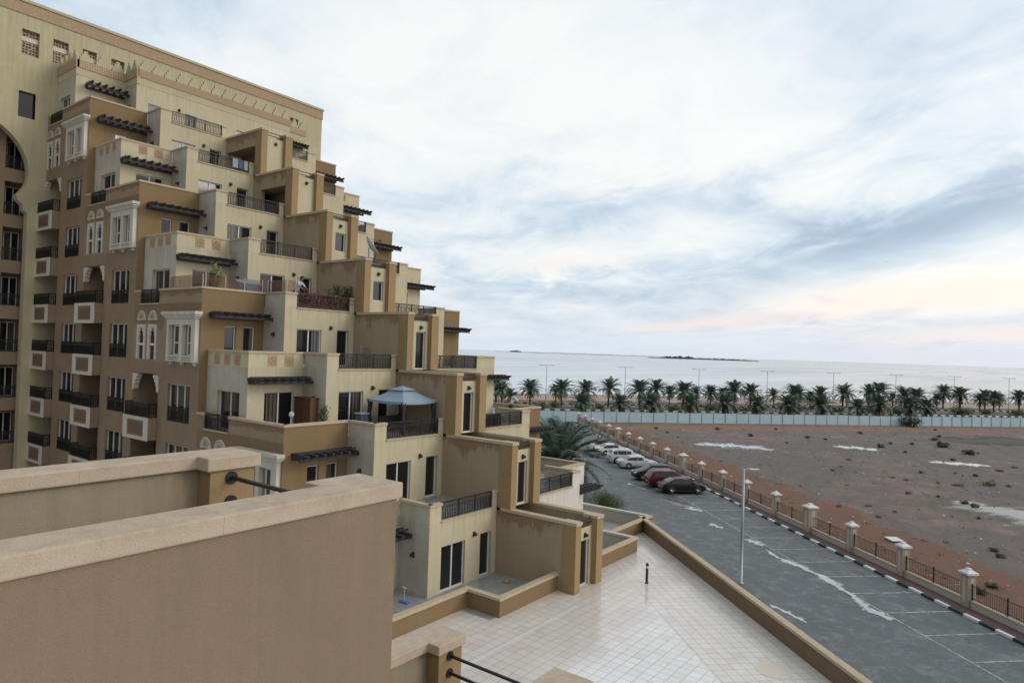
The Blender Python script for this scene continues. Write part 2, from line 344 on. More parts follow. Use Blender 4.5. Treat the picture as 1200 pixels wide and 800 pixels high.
def ground_mat():
    m = pbr('desert_ground', (.2, .15, .12), .95, spec=.2); t, b = tree(m); oc = objc(t)
    big = noise(t, oc, .035, 6, .6, .6); mid = noise(t, oc, .30, 9, .74, .4); fine = noise(t, oc, 3.2, 5, .7)
    c = ramp(t, mid, [(.34, (.075, .058, .054)), (.46, (.155, .120, .110)), (.56, (.215, .170, .152)), (.70, (.31, .255, .225))])
    c = mixc(t, ramp(t, big, [(.42, 0.0), (.56, .75)]), c, mixc(t, fine, (.105, .095, .09), (.165, .15, .128)))
    s = N(t, 'ShaderNodeSeparateXYZ'); L(t, oc, s.inputs[0])
    nn_ = mathn(t, 'MULTIPLY', mathn(t, 'ADD', s.outputs[0], s.outputs[1]), .7071)         # distance from the building line
    along = mathn(t, 'MULTIPLY', mathn(t, 'SUBTRACT', s.outputs[1], s.outputs[0]), .7071)
    width = mathn(t, 'ADD', 9.0, mathn(t, 'MULTIPLY', mathn(t, 'SUBTRACT', mid, .5), 14.0))
    red = mathn(t, 'LESS_THAN', mathn(t, 'SUBTRACT', nn_, 30.0), width)
    red = ramp(t, mathn(t, 'SUBTRACT', mathn(t, 'ADD', 30.0, width), nn_), [(0.0, 0.0), (1.0, 1.0)])
    c = mixc(t, mathn(t, 'MULTIPLY', red, .85), c, mixc(t, mid, (.10, .045, .028), (.26, .13, .08)))
    # red sand strip along the hoarding and the paler beach beyond the roads
    hx = mathn(t, 'ADD', mathn(t, 'MULTIPLY', mathn(t, 'ADD', s.outputs[0], 71.1), -.7508), mathn(t, 'MULTIPLY', mathn(t, 'SUBTRACT', s.outputs[1], 105.8), .6605))
    r2_ = ramp(t, mathn(t, 'ADD', mathn(t, 'DIVIDE', hx, 26.0), mathn(t, 'MULTIPLY', mid, .6)), [(-.0 + .10, 0.0), (.20, 1.0)])
    hxx = mathn(t, 'ADD', hx, mathn(t, 'MULTIPLY', mathn(t, 'SUBTRACT', mid, .5), 18.0))
    strip = mathn(t, 'MULTIPLY', mathn(t, 'GREATER_THAN', hxx, -11.0), mathn(t, 'LESS_THAN', hxx, 10.0))
    c = mixc(t, mathn(t, 'MULTIPLY', strip, .75), c, mixc(t, fine, (.20, .105, .065), (.29, .17, .115)))
    beach = mathn(t, 'GREATER_THAN', mathn(t, 'ADD', hx, mathn(t, 'MULTIPLY', mid, 10.0)), 60.0)
    c = mixc(t, mathn(t, 'MULTIPLY', beach, .9), c, mixc(t, mid, (.34, .235, .19), (.45, .35, .29)))
    tk = N(t, 'ShaderNodeTexWave'); tk.inputs['Scale'].default_value = .11; tk.inputs['Distortion'].default_value = 9; tk.inputs['Detail'].default_value = 4; L(t, mapping(t, oc, (1, .35, 1), rot=(0, 0, RAD(-30))), tk.inputs['Vector'])
    c = mixc(t, ramp(t, tk.outputs[1], [(.86, 0.0), (.98, .16)]), c, (.07, .058, .052))
    speck = ramp(t, noise(t, oc, 1.5, 5, .7), [(.66, 0.0), (.72, 1.0)])
    c = mixc(t, mathn(t, 'MULTIPLY', speck, .55), c, (.42, .40, .38))
    gr = ramp(t, noise(t, oc, .09, 5, .6), [(.55, 0.0), (.66, .5)])
    c = mixc(t, mathn(t, 'MULTIPLY', gr, mathn(t, 'SUBTRACT', 1.0, beach)), c, mixc(t, fine, (.07, .075, .045), (.13, .13, .08)))
    L(t, c, b.inputs['Base Color']); bump(t, b, mathn(t, 'ADD', mid, mathn(t, 'MULTIPLY', fine, .35)), .9, .35)
    L(t, ramp(t, mid, [(.35, .55), (.6, .95)]), b.inputs['Roughness'])
    return m
GROUND = ground_mat()
g = MB(); g.prism([hd(-900, 77), hd(1500, 92), hd(1500, -1500), hd(-900, -1500)], -.5, 0.0)
structure(g.build('ground', GROUND))

SEA = pbr('sea_water', (.10, .14, .16), .18, spec=.6); t, b = tree(SEA)
oc = objc(t); wv = noise(t, mapping(t, oc, (1, 1, 1), rot=(0, 0, RAD(41))), .35, 4, .6); sw = noise(t, mapping(t, oc, (.012, .0016, 1), rot=(0, 0, RAD(-37))), 1.0, 5, .6)
bump(t, b, wv, .035, .4)
L(t, ramp(t, sw, [(.40, .12), (.62, .26)]), b.inputs['Roughness'])
L(t, mixc(t, sw, (.30, .35, .37), (.40, .43, .44)), b.inputs['Base Color'])
g = MB(); g.quad(*[p+(-.04,) for p in (hd(-60000, 70), hd(60000, 70), hd(60000, 60000), hd(-60000, 60000))])
# sea lies a little lower than the ground; the beach shelf dips into it
structure(g.build('sea', SEA))

def asphalt(name, c, wet):
    m = pbr(name, c, .6); t, b = tree(m); oc = objc(t)
    a = noise(t, oc, .35, 6, .65, .5); f = noise(t, oc, 14, 4, .7); lane = noise(t, mapping(t, oc, (1.2, .10, 1), rot=(0, 0, RAD(-45))), .9, 5, .65)
    pv = N(t, 'ShaderNodeTexBrick'); pv.inputs['Scale'].default_value = 3.2; pv.inputs['Mortar Size'].default_value = .03; pv.inputs['Color1'].default_value = (.75, .75, .75, 1); pv.inputs['Color2'].default_value = (1.25, 1.25, 1.25, 1); pv.inputs['Mortar'].default_value = (.45, .45, .45, 1); L(t, mapping(t, oc, rot=(0, 0, RAD(-45))), pv.inputs['Vector'])
    blot_ = noise(t, oc, 1.1, 8, .75, .6)
    col = mixc(t, ramp(t, a, [(.36, 0.0), (.64, 1.0)]), tuple(x*.60 for x in c), tuple(x*1.35 for x in c))
    col = mixc(t, .8, col, pv.outputs[0], 'MULTIPLY')
    col = mixc(t, ramp(t, blot_, [(.50, 0.0), (.62, .7)]), col, tuple(x*2.2 for x in c))
    col = mixc(t, ramp(t, f, [(.35, 0.0), (.75, .55)]), col, tuple(x*1.9 for x in c))
    col = mixc(t, ramp(t, lane, [(.45, 0.0), (.7, .4)]), col, tuple(x*1.7 for x in c))
    L(t, col, b.inputs['Base Color'])
    L(t, ramp(t, mathn(t, 'ADD', mathn(t, 'MULTIPLY', a, .55), mathn(t, 'MULTIPLY', lane, .45)), [(.38, wet), (.62, wet+.28)]), b.inputs['Roughness'])
    bump(t, b, f, .35, .012)
    return m
ASPH = asphalt('wet_asphalt', (.080, .094, .100), .55)
g = MB(); g.quad(*[rn(*p)+(.008,) for p in ((-40, 14.7), (-40, 29.0), (140, 29.0), (140, 14.7))])
structure(g.build('car_park', ASPH))
PAINT = pbr('road_paint', (.50, .52, .52), .6); t, b = tree(PAINT)
nz = noise(t, objc(t), 3.5, 5, .7); L(t, mixc(t, ramp(t, nz, [(.40, 1.0), (.60, 0.0)]), (.46, .48, .48), (.13, .14, .14)), b.inputs['Base Color'])
g = MB()
for i in range(-12, 26):
    r = 29.78-2.83*(-i)
    g.quad(*[rn(*p)+(.013,) for p in ((r-.05, 24.95), (r-.05, 28.98), (r+.05, 28.98), (r+.05, 24.95))])
g.quad(*[rn(*p)+(.017,) for p in ((-10, 24.88), (-10, 24.98), (100, 24.98), (100, 24.88))])
structure(g.build('bay_lines', PAINT))
KB = pbr('kerb_black', (.018, .02, .026), .6); KW = pbr('kerb_white', (.66, .68, .68), .6)
g = MB()
for i in range(-30, 130): g.prism([rn(i, 29.0), rn(i+1, 29.0), rn(i+1, 29.2), rn(i, 29.2)], 0, .14, i % 2)
structure(g.build('kerb', [KB, KW]))
BRICK = pbr('red_paving', (.12, .055, .055), .7); t, b = tree(BRICK)
br = N(t, 'ShaderNodeTexBrick'); br.inputs['Scale'].default_value = 4; br.inputs['Color1'].default_value = (.125, .055, .052, 1); br.inputs['Color2'].default_value = (.09, .045, .05, 1); br.inputs['Mortar'].default_value = (.06, .04, .04, 1)
L(t, mapping(t, objc(t), rot=(0, 0, RAD(45))), br.inputs['Vector']); L(t, br.outputs[0], b.inputs['Base Color'])
g = MB(); g.prism([rn(-40, 29.2), rn(140, 29.2), rn(140, 30.05), rn(-40, 30.05)], 0, .12)
structure(g.build('pavement', BRICK))

# puddles: shallow films of water, sky reflection partly put into their pale colour
PUD = pbr('puddle_water', (.40, .41, .40), .03, spec=1.0)
t, b = tree(PUD); nz = noise(t, objc(t), .8, 5, .6); L(t, mixc(t, nz, (.20, .21, .21), (.52, .53, .52)), b.inputs['Base Color'])
def puddle(pts, width, name='puddle', z=.02, mat=PUD, seed=0, wob=.45):
    """irregular outline round a polyline"""
    rnd = random.Random(seed); pts = [Vector(p) for p in pts]; L_, R_ = [], []
    P = []
    for i in range(len(pts)-1):
        n = max(3, int((pts[i+1]-pts[i]).length/.25)); P += [pts[i].lerp(pts[i+1], k/n) for k in range(n)]
    P.append(pts[-1]); n = len(P); ph = [rnd.uniform(0, 6.3) for _ in range(8)]
    for i, p in enumerate(P):
        d = (P[min(i+1, n-1)]-P[max(i-1, 0)]).normalized(); nn = Vector((-d.y, d.x)); s = i/(n-1)
        env = (sin(pi*min(max(s, .0), 1)))**.45 if 0 < s < 1 else .02
        wl = width*env*(1+wob*(sin(s*23+ph[0])+.7*sin(s*51+ph[1])+.5*sin(s*97+ph[2])))*.5
        wr = width*env*(1+wob*(sin(s*19+ph[3])+.7*sin(s*44+ph[4])+.5*sin(s*88+ph[5])))*.5
        L_.append(p+nn*max(wl, .015)); R_.append(p-nn*max(wr, .015))
    g = MB(); at = []
    for i in range(n): g.v += [(L_[i].x, L_[i].y, z+.0004*i), (P[i].x, P[i].y, z+.0004*i), (R_[i].x, R_[i].y, z+.0004*i)]; at += [0.0, 1.0 if 0 < i < n-1 else 0.0, 0.0]
    for i in range(n-1):
        a = 3*i; g.f += [[a, a+3, a+4, a+1], [a+1, a+4, a+5, a+2]]; g.mi += [0, 0]
    o = g.build(name, mat); la = o.data.attributes.new('depth', 'FLOAT', 'POINT'); la.data.foreach_set('value', at)
    return structure(o)
def film(m, lo, hi, nsc=1.6, amp=.9):
    """the film thins out raggedly towards its margin"""
    t, b = tree(m); at = N(t, 'ShaderNodeAttribute'); at.attribute_name = 'depth'
    k = mathn(t, 'ADD', at.outputs['Fac'], mathn(t, 'MULTIPLY', mathn(t, 'SUBTRACT', noise(t, objc(t), nsc, 8, .7, .4), .5), amp*2))
    L(t, ramp(t, k, [(lo, 0.0), (hi, 1.0)]), b.inputs['Alpha'])
film(PUD, .28, .66, 2.6, 1.2)
MUD = pbr('wet_mud', (.05, .042, .038), .35); film(MUD, .15, .6, .9, .8)
_pud = puddle
def puddle(pts, width, **kw):
    if 'mat' not in kw and width > 1.5: _pud(pts, width*1.7, name='wet_mud', z=.006, mat=MUD, seed=kw.get('seed', 0)+50)
    return _pud(pts, width*1.45, **kw)
R2 = lambda *l: [rn(*p) for p in l]
puddle(R2((44.0, 24.4), (42.6, 24.25), (40.6, 24.6), (38.3, 25.05), (35.2, 24.8), (32.9, 24.3), (31.9, 24.45)), .62, seed=3)
puddle(R2((33.9, 24.2), (32.6, 24.6), (31.5, 24.55)), .8, seed=4)
puddle(R2((46.6, 24.2), (45.4, 24.5), (44.5, 24.6)), 1.0, seed=5)
puddle(R2((50.9, 23.4), (50, 23.65), (49.2, 23.85)), .6, seed=6)
puddle(R2((59.2, 22.9), (57.2, 23.6), (54.6, 24.6)), 1.3, seed=7)
puddle(R2((66.9, 22.0), (64.8, 22.3), (63.0, 22.8)), .9, seed=8)
puddle(R2((34.2, 19.2), (33, 19.6), (31.4, 19.9)), .35, seed=9)
puddle([(-39, 98), (-36, 100.5), (-32, 102), (-28.2, 101.2)], 4.6, seed=10)
puddle([(-23, 113.8), (-19, 115.3), (-16.4, 114.4)], 3.4, seed=11)
puddle([(-9.6, 107.3), (-6, 109), (-2.6, 109.9)], 2.8, seed=12)
SILT = pbr('pale_silt', (.36, .36, .34), .55); t, b = tree(SILT)
nz = noise(t, mapping(t, objc(t), (.4, 1.6, 1)), .9, 6, .65); L(t, mixc(t, nz, (.20, .19, .175), (.52, .52, .50)), b.inputs['Base Color'])
puddle([(-4.6, 79.2), (-2.2, 77.2), (.8, 75.6), (5, 73.5), (11, 71)], 6.5, name='silt_patch', z=.012, mat=SILT, seed=13, wob=.3)
film(SILT, .10, .7, .5, .8)
DSOIL = pbr('dark_soil', (.06, .058, .052), .9); t, b = tree(DSOIL); nz = noise(t, objc(t), .5, 6, .7); L(t, mixc(t, nz, (.035, .035, .033), (.11, .10, .085)), b.inputs['Base Color']); film(DSOIL, .1, .6, .5, .6)
puddle([(-10, 140), (-4, 146), (6, 153), (22, 165)], 14, name='dark_soil_patch', z=.010, mat=DSOIL, seed=15, wob=.2)
puddle(R2((66, 22.4), (64, 23.3), (62.6, 23.9)), .8, name='oil_stain', z=.014, mat=DSOIL, seed=16)
puddle(R2((60.5, 23.0), (58.7, 23.8), (57, 24.7)), .5, name='oil_stain', z=.015, mat=DSOIL, seed=17)

# coast road beyond the hoarding
ASPH2 = asphalt('coast_asphalt', (.085, .095, .10), .45)
for (d0, d1) in ((5, 24.4), (33.5, 42)):
    g = MB(); g.quad(*[p+(.006,) for p in (hd(-700, d0), hd(900, d0), hd(900, d1), hd(-700, d1))]); structure(g.build('coast_road', ASPH2))
MEDG = pbr('median_planting', (.05, .06, .035), .95); t, b = tree(MEDG); nz = noise(t, objc(t), .25, 6, .7)
L(t, mixc(t, ramp(t, nz, [(.4, 0.0), (.6, 1.0)]), (.045, .055, .032), (.17, .13, .095)), b.inputs['Base Color'])
g = MB(); g.prism([hd(-700, 24.7), hd(900, 24.7), hd(900, 33.2), hd(-700, 33.2)], 0, .16); structure(g.build('median_strip', MEDG))
for d in (24.4, 42.0):
    g = MB()
    for i in range(-40, 180):
        for j in (0, 1): g.prism([hd(2.4*i+1.2*j, d), hd(2.4*i+1.2*j+1.2, d), hd(2.4*i+1.2*j+1.2, d+.3), hd(2.4*i+1.2*j, d+.3)], 0, .30, j)
    structure(g.build('coast_kerb', [KB, KW]))

# far islands on the horizon
ISL = pbr('island_scrub', (.10, .115, .12), .95)
def island(a0, a1, dist, h, seed):
    g = MB(); rnd = random.Random(seed); n = 60
    for i in range(n):
        aa = RAD(a0+(a1-a0)*i/n); ab = RAD(a0+(a1-a0)*(i+1)/n); s = (i+.5)/n
        hh = h*(.25+.75*sin(pi*s)**.6)*rnd.uniform(.55, 1.0)
        if seed == 1 and .14 < s < .42: hh *= 2.0
        a = (dist*sin(aa), dist*cos(aa)); b_ = (dist*sin(ab), dist*cos(ab)); k = 1+260/dist
        g.prism([a, b_, (b_[0]*k, b_[1]*k), (a[0]*k, a[1]*k)], -1, hh)
    return structure(g.build('island', ISL))
island(-25.6, -16.8, 3600, 8.5, 1); island(-38.5, -25.0, 6500, 4, 2); island(-37.2, -36.2, 6800, 22, 5)

# ------------------------------------------------------------------ terrace deck (podium)
ZP = CZ-10.85
TILE = pbr('deck_tiles', (.5, .46, .42), .3, spec=.5); t, b = tree(TILE); oc = objc(t)
s = N(t, 'ShaderNodeSeparateXYZ'); L(t, oc, s.inputs[0])
nn_ = mathn(t, 'MULTIPLY', mathn(t, 'ADD', s.outputs[0], s.outputs[1]), .7071)
def grid(vec, size):
    br = N(t, 'ShaderNodeTexBrick'); br.offset = 0; br.inputs['Scale'].default_value = 1; br.inputs['Brick Width'].default_value = size; br.inputs['Row Height'].default_value = size
    br.inputs['Mortar Size'].default_value = .011; br.inputs['Mortar Smooth'].default_value = .1; br.inputs['Color1'].default_value = (0, 0, 0, 1); br.inputs['Color2'].default_value = (1, 1, 1, 1); br.inputs['Mortar'].default_value = (.5, .5, .5, 1)
    L(t, vec, br.inputs['Vector']); return br.outputs[0], br.outputs[1]
c1, m1 = grid(oc, .42); c2, m2 = grid(mapping(t, oc, rot=(0, 0, RAD(45))), .42)
edge = mathn(t, 'GREATER_THAN', nn_, 10.4); tanl = ramp(t, mathn(t, 'ADD', mathn(t, 'MULTIPLY', s.outputs[0], -.4), -4.3), [(.3, 0.0), (.8, 1.0)])
tan_ = mathn(t, 'MAXIMUM', mathn(t, 'MULTIPLY', edge, .75), tanl)
wet = noise(t, oc, .28, 6, .6, .4); wet2 = noise(t, oc, 1.3, 5, .65, .3)
pale = mixc(t, c1, (.70, .715, .715), (.76, .775, .775)); tn = mixc(t, mixc(t, edge, c1, c2), (.60, .56, .525), (.66, .615, .58))
col = mixc(t, tan_, pale, tn)
dirt = ramp(t, mathn(t, 'ADD', mathn(t, 'MULTIPLY', wet, .6), mathn(t, 'MULTIPLY', wet2, .4)), [(.42, 0.0), (.62, 1.0)])
col = mixc(t, mathn(t, 'MULTIPLY', dirt, .28), col, (.42, .385, .355)); odd = ramp(t, mixc(t, edge, c1, c2), [(.90, 0.0), (.94, 1.0)]); col = mixc(t, mathn(t, 'MULTIPLY', odd, .30), col, (.45, .37, .31))
mort = mixc(t, edge, m1, m2)
col = mixc(t, mathn(t, 'MULTIPLY', mort, .75), col, (.23, .21, .20))
line = mathn(t, 'MULTIPLY', mathn(t, 'LESS_THAN', mathn(t, 'ABSOLUTE', mathn(t, 'ADD', s.outputs[0], 14.95)), .05), mathn(t, 'LESS_THAN', s.outputs[1], 25.0))
col = mixc(t, mathn(t, 'MULTIPLY', line, .7), col, (.62, .70, .74))
L(t, col, b.inputs['Base Color'])
L(t, ramp(t, mathn(t, 'ADD', wet, mathn(t, 'MULTIPLY', mort, .4)), [(.36, .10), (.62, .34)]), b.inputs['Roughness'])
bump(t, b, mathn(t, 'SUBTRACT', mathn(t, 'MULTIPLY', wet2, .15), mort), .25, .01)
TILEG = pbr('grey_terrace_tiles', (.30, .31, .31), .45); t, b = tree(TILEG); oc = objc(t)
br = N(t, 'ShaderNodeTexBrick'); br.offset = 0; br.inputs['Scale'].default_value = 1; br.inputs['Brick Width'].default_value = .4; br.inputs['Row Height'].default_value = .4; br.inputs['Mortar Size'].default_value = .008
br.inputs['Color1'].default_value = (.27, .29, .30, 1); br.inputs['Color2'].default_value = (.33, .345, .35, 1); br.inputs['Mortar'].default_value = (.19, .19, .19, 1)
L(t, oc, br.inputs['Vector']); nz = noise(t, oc, .8, 5, .6); L(t, mixc(t, mathn(t, 'MULTIPLY', nz, .5), br.outputs[0], (.22, .22, .21)), b.inputs['Base Color'])
L(t, ramp(t, nz, [(.4, .22), (.62, .55)]), b.inputs['Roughness'])
g = MB(); g.prism([rn(40.45, 14.25), rn(-60, 14.75), (-45, -45), (-75, -20), (-75, 39.5), (-19.5, 39.5)], .0, ZP)
structure(g.build('terrace_deck', [TILE]))
hat = pbr('hatch_stone', (.62, .55, .47), .5)
g = MB(); g.lathe([(.62, 0), (.62, .006), (.5, .009)], (-6.63, 24.62, ZP+.002), 28); structure(g.build('drain_cover', hat))

BWALL = stucco('brown_wall_render', (.21, .145, .09), (.18, .125, .085), .8, .4)
# long boundary wall of the deck
bw = thing('parapet_wall', 'long brown low wall with tan coping along the open edge of the tiled terrace', 'wall', rn(20, 14.5)+(0,))
def nline(r): return 14.1+(40.45-r)*.0095
g = MB(); g.prism([rn(40.6, nline(40.6)), rn(-50, nline(-50)), rn(-50, nline(-50)+.22), rn(40.6, nline(40.6)+.22)], .02, CZ-10.17); g.build('wall', BWALL, bw)
for (ra, rb) in ((40.75, 29.06), (29.03, -50)):
    g = MB(); g.prism([rn(ra, nline(ra)-.05), rn(rb, nline(rb)-.05), rn(rb, nline(rb)+.27), rn(ra, nline(ra)+.27)], CZ-10.168, CZ-10.05); g.build('coping', COPE, bw, bevel=.012)

# ------------------------------------------------------------------ the stepped building
def A(k): return -29.65-3.72*k
def C(k): return -27.73-3.72*k
def E(k): return -23.15-3.72*k
def I(k): return -29.0-3.72*k
def F(k): return CZ-1.25+3.2*k
PB, PD, PFF, PH = 21.4, 26.1, 28.5, 33.9
def pa(k): return 18.27 if k % 2 == 0 else 17.83
def pi_(k): return 36.5 if k % 2 == 0 else 36.9
TQ = -55.3
PT = .82                                    # parapet height over the floor
bl = thing('apartment_building', 'big tan and cream apartment building stepping down in terraces towards the car park', 'building', (-45, 27, ZP))

def parapet(fr, u0, u1, z, parent, mat, h=PT, th=.18, cope=COPE):
    m = MB(); fbox(m, fr, u0, u1, z-.0, z+h-.12, -th, .004); m.build('parapet', mat, parent)
    m = MB(); fbox(m, fr, u0-.03, u1+.03, z+h-.118, z+h, -th-.05, .05); m.build('coping', cope, parent, bevel=.01)
def sill(fr, u0, u1, z, parent):
    m = MB(); fbox(m, fr, u0-.05, u1+.05, z-.02, z+.05, -.2, .06); m.build('sill', COPE, parent)
def medallion(fr, u0, u1, z0, z1, parent):
    m = MB(); fbox(m, fr, u0, u1, z0, z1, 0, .03); uc, zc, r = (u0+u1)/2, (z0+z1)/2, (u1-u0)*.36
    n = 14
    for i in range(n):
        a0, a1 = 2*pi*i/n, 2*pi*(i+1)/n
        m.bar(fr.p(uc+r*cos(a0), zc+r*sin(a0), .035), fr.p(uc+r*cos(a1), zc+r*sin(a1), .035), .02)
    for i in range(4):
        a0 = pi*i/4; m.bar(fr.p(uc-r*cos(a0), zc-r*sin(a0), .035), fr.p(uc+r*cos(a0), zc+r*sin(a0), .035), .016)
    m.build('medallion', MEDAL, parent)

for k in range(-2, 7):
    ev = k % 2 == 0; z0, z1 = F(k-1), F(k); pf = pa(k)
    colA = CREAM if ev else OCHRE
    fa, fc, fi = QF(A(k)), QF(C(k)), QF(I(k))
    # --- recessed face A..B
    m = MB(); ops = []
    if k == 6: ops = [(19.2, 20.9, z0+.02, z0+2.0)]
    elif ev: ops = [(19.2, 20.9, z0+.02, z0+2.0)]
    elif k == 5: ops = [(19.4, 20.2, z0+.4, z0+2.0), (20.7, 21.2, z0+.4, z0+1.9)]
    else: ops = [(19.12, 19.76, z0+.02, z0+2.05), (20.2, 20.86, z0+.02, z0+2.05)]
    wall(m, fa, pf, PB, z0, z1, ops); m.build('wall', colA, bl)
    for o in ops: window(fa, *o[:4], bl, leaves=2 if o[1]-o[0] > 1.2 else 1, name='window')
    if k < 6: pergola(fa, 18.3, 21.5, z0+2.42, bl)
    else: pergola(fa, 18.9, 22.0, z0+2.42, bl)
    if ev and k < 6:
        for u in (19.32, 20.28): medallion(fa, u, u+.52, z1+.10, z1+.64, bl)
    # --- return B..C and face C..D
    m = MB(); wall(m, PF_(PB), A(k), C(k), z0, z1); m.build('wall', PALE, bl)
    lamp(PF_(PB), A(k)+1.0, z0+1.7, bl)
    m = MB(); ops = [(22.2, 23.82, z0+.02, z0+2.05), (24.9, 25.76, z0+.02, z0+2.1, .24)]
    pend = PD if k < 6 else PH
    if k == 6: ops += [(29.0, 30.6, z0+.02, z0+2.05)]
    wall(m, fc, PB, pend, z0, z1, ops); m.build('wall', CREAM, bl)
    window(fc, *ops[0][:4], bl); window(fc, *ops[1][:4], bl, leaves=1, depth=.22, name='door')
    if k == 6: window(fc, *ops[2][:4], bl)
    lamp(fc, 24.42, z0+2.2, bl)
    # --- fin, pillars and recessed bay D..F
    if k < 6:
        f1 = PF_(PD); m = MB()
        ops = []
        if k >= 4: ops = [(E(k+1)+.1 if k == 4 else C(k)+.2, E(k)-.62, z0, z1-1.15, .3)]
        wall(m, f1, C(k), E(k)-.02, z0, z1-.15, ops); m.build('fin_wall', FIN, bl)
        m = MB(); wall(m, Fr((0, PFF), (1, 0), (0, 1)), C(k), E(k)-.02, z0, z1-.15); m.build('fin_wall', FIN, bl)
        if k >= 4:                            # open loggia under the top fins: soffit and dark back
            m = MB(); m.box(C(k), E(k)-.6, PD+.3, PFF-.3, z1-1.15, z1-1.0); m.build('soffit', FIN, bl); m = MB(); m.box(C(k), E(k)-.4, PD+1.25, PD+1.35, z0, z1-1.16); m.build('loggia_back', OCHRE, bl)
        for (pa0, pa1) in ((PD-.03, PD+.43), (PFF-.53, PFF+.03)):
            m = MB(); m.box(E(k)-.75, E(k), pa0, pa1, z0, z1-.15); m.build('pillar', PILLAR, bl)
        for (ca, cb, cc) in ((PD-.06, PD+.32, PD+.47), (PFF+.06, PFF-.32, PFF-.57)):
            m = MB(); x0 = E(k+1)-.6 if k < 5 else C(k)
            a_, b2 = min(ca, cb), max(ca, cb); m.box(x0, E(k)-.78, a_, b2, z1-.148, z1)
            a_, b2 = min(ca, cc), max(ca, cc); m.box(E(k)-.778, E(k)+.04, a_, b2, z1-.148, z1); m.build('coping', COPE, bl, bevel=.01)
        m = MB(); m.box(C(k+1) if k < 5 else C(k), E(k)-.36, PD+.31, PFF-.31, z1-.85, z1-.7); m.build('terrace_floor', TILEG, bl)
        m = MB(); m.box(C(k+1), E(k)-.5, PD+.22, PD+.30, z1-.86, z1-.152); m.box(C(k+1), E(k)-.5, PFF-.30, PFF-.22, z1-.86, z1-.152); m.build('wall', NEARC, bl)
        fe = QF(E(k)-.3); m = MB()
        dr = (27.02, 27.78, z0+.02, z0+2.15) if k < 2 else (27.0, 27.8, z0+.75, z0+1.95)
        wall(m, fe, PD+.43, PFF-.53, z0, z1-.45, [dr] if k < 4 else []); m.build('wall', CREAM, bl)
        if k < 4: window(fe, *dr, bl, leaves=1, name='door' if k < 2 else 'window')
        lamp(fe, 27.35, z0+2.38, bl)
        m = MB()
        for zz in (z1-.10, z1-.30): m.bar((E(k)-.35, PD+.4, zz), (E(k)-.35, PFF-.5, zz), .03, 0, 8)
        m.build('pipe_rail', IRON, bl)
        # --- face F..G, return, end face
        m = MB(); ops = [(30.2, 31.9, z0+.02, z0+2.05)]; wall(m, fc, PFF, PH, z0, z1, ops); m.build('wall', WHITE_R if k == -2 else CREAM, bl); window(fc, *ops[0], bl)
    m = MB(); wall(m, Fr((0, PH), (1, 0), (0, 1)), I(k), C(k), z0, z1); m.build('wall', PALE, bl)
    colI = WHITE_R if k == -2 else CREAM if ev else OCHRE
    m = MB(); ops = [(34.5, 35.2, z0+.4, z0+2.05)]; wall(m, fi, PH, pi_(k), z0, z1, ops); m.build('wall', colI, bl); window(fi, *ops[0], bl, leaves=1)
    if k < 6: pergola(fi, 34.0, 36.9, z0+2.42, bl, reach=1.05)
    else: pergola(fi, 33.9, 36.0, z0+2.42, bl, reach=.9)
    if ev and k < 6: medallion(fi, 34.6, 35.1, z1+.10, z1+.64, bl)
    m = MB(); wall(m, Fr((0, pi_(k)), (1, 0), (0, 1)), TQ, I(k), z0, z1); m.build('wall', PALE, bl)
    # --- floor of the terrace on top
    m = MB()
    for (ya, yb, xx) in ((pf, PB, A(k)), (PB, PD, C(k)), (PD, PD+.3, C(k)), (PFF, PH, C(k)), (PH, pi_(k), I(k))) if k < 6 else ((pf, PB, A(k)), (PB, PH, C(k)), (PH, pi_(k), I(k))):
        m.quad((TQ, ya, z1), (xx, ya, z1), (xx, yb, z1), (TQ, yb, z1))
    m.build('terrace_floor', TILEG, bl)
    # --- parapets with the railing openings
    if k < 6:
        if ev: parapet(PF_(pf), A(k+1), A(k), z1, bl, CREAM if k < 2 else PALE)
        else:
            parapet(PF_(pf), A(k)-4.5, A(k), z1, bl, FACADE2)
            parapet(PF_(pf), A(k+2)-.02, A(k+2)+.62, z1, bl, FACADE, h=.80)
            railing(PF_(pf), A(k+2)+.64, A(k)-4.52, z1, z1+PT, bl); sill(PF_(pf), A(k+2)+.7, A(k)-4.55, z1-.02, bl)
        parapet(fa, pf+.01, PB+.0, z1, bl, colA)
        parapet(PF_(PB), A(k)+.06, C(k), z1, bl, PALE)
        parapet(fc, PB+.01, 22.13, z1, bl, CREAM); parapet(fc, 25.76, PD-.02, z1, bl, CREAM)
        railing(fc, 22.14, 25.75, z1+.04, z1+PT, bl); sill(fc, 22.16, 25.73, z1-.03, bl)
        parapet(fc, 33.1, PH-.01, z1, bl, WHITE_R if k == -2 else CREAM); railing(fc, PFF+.1, 33.09, z1+.04, z1+PT, bl); sill(fc, PFF+.1, 33.05, z1-.03, bl)
        parapet(Fr((0, PH), (1, 0), (0, 1)), I(k)-1.1, C(k)-.2, z1, bl, PALE)
        parapet(fi, PH+.02, pi_(k), z1, bl, colI)
        parapet(Fr((0, pi_(k)), (1, 0), (0, 1)), I(k+1), I(k)-.2, z1, bl, PALE)

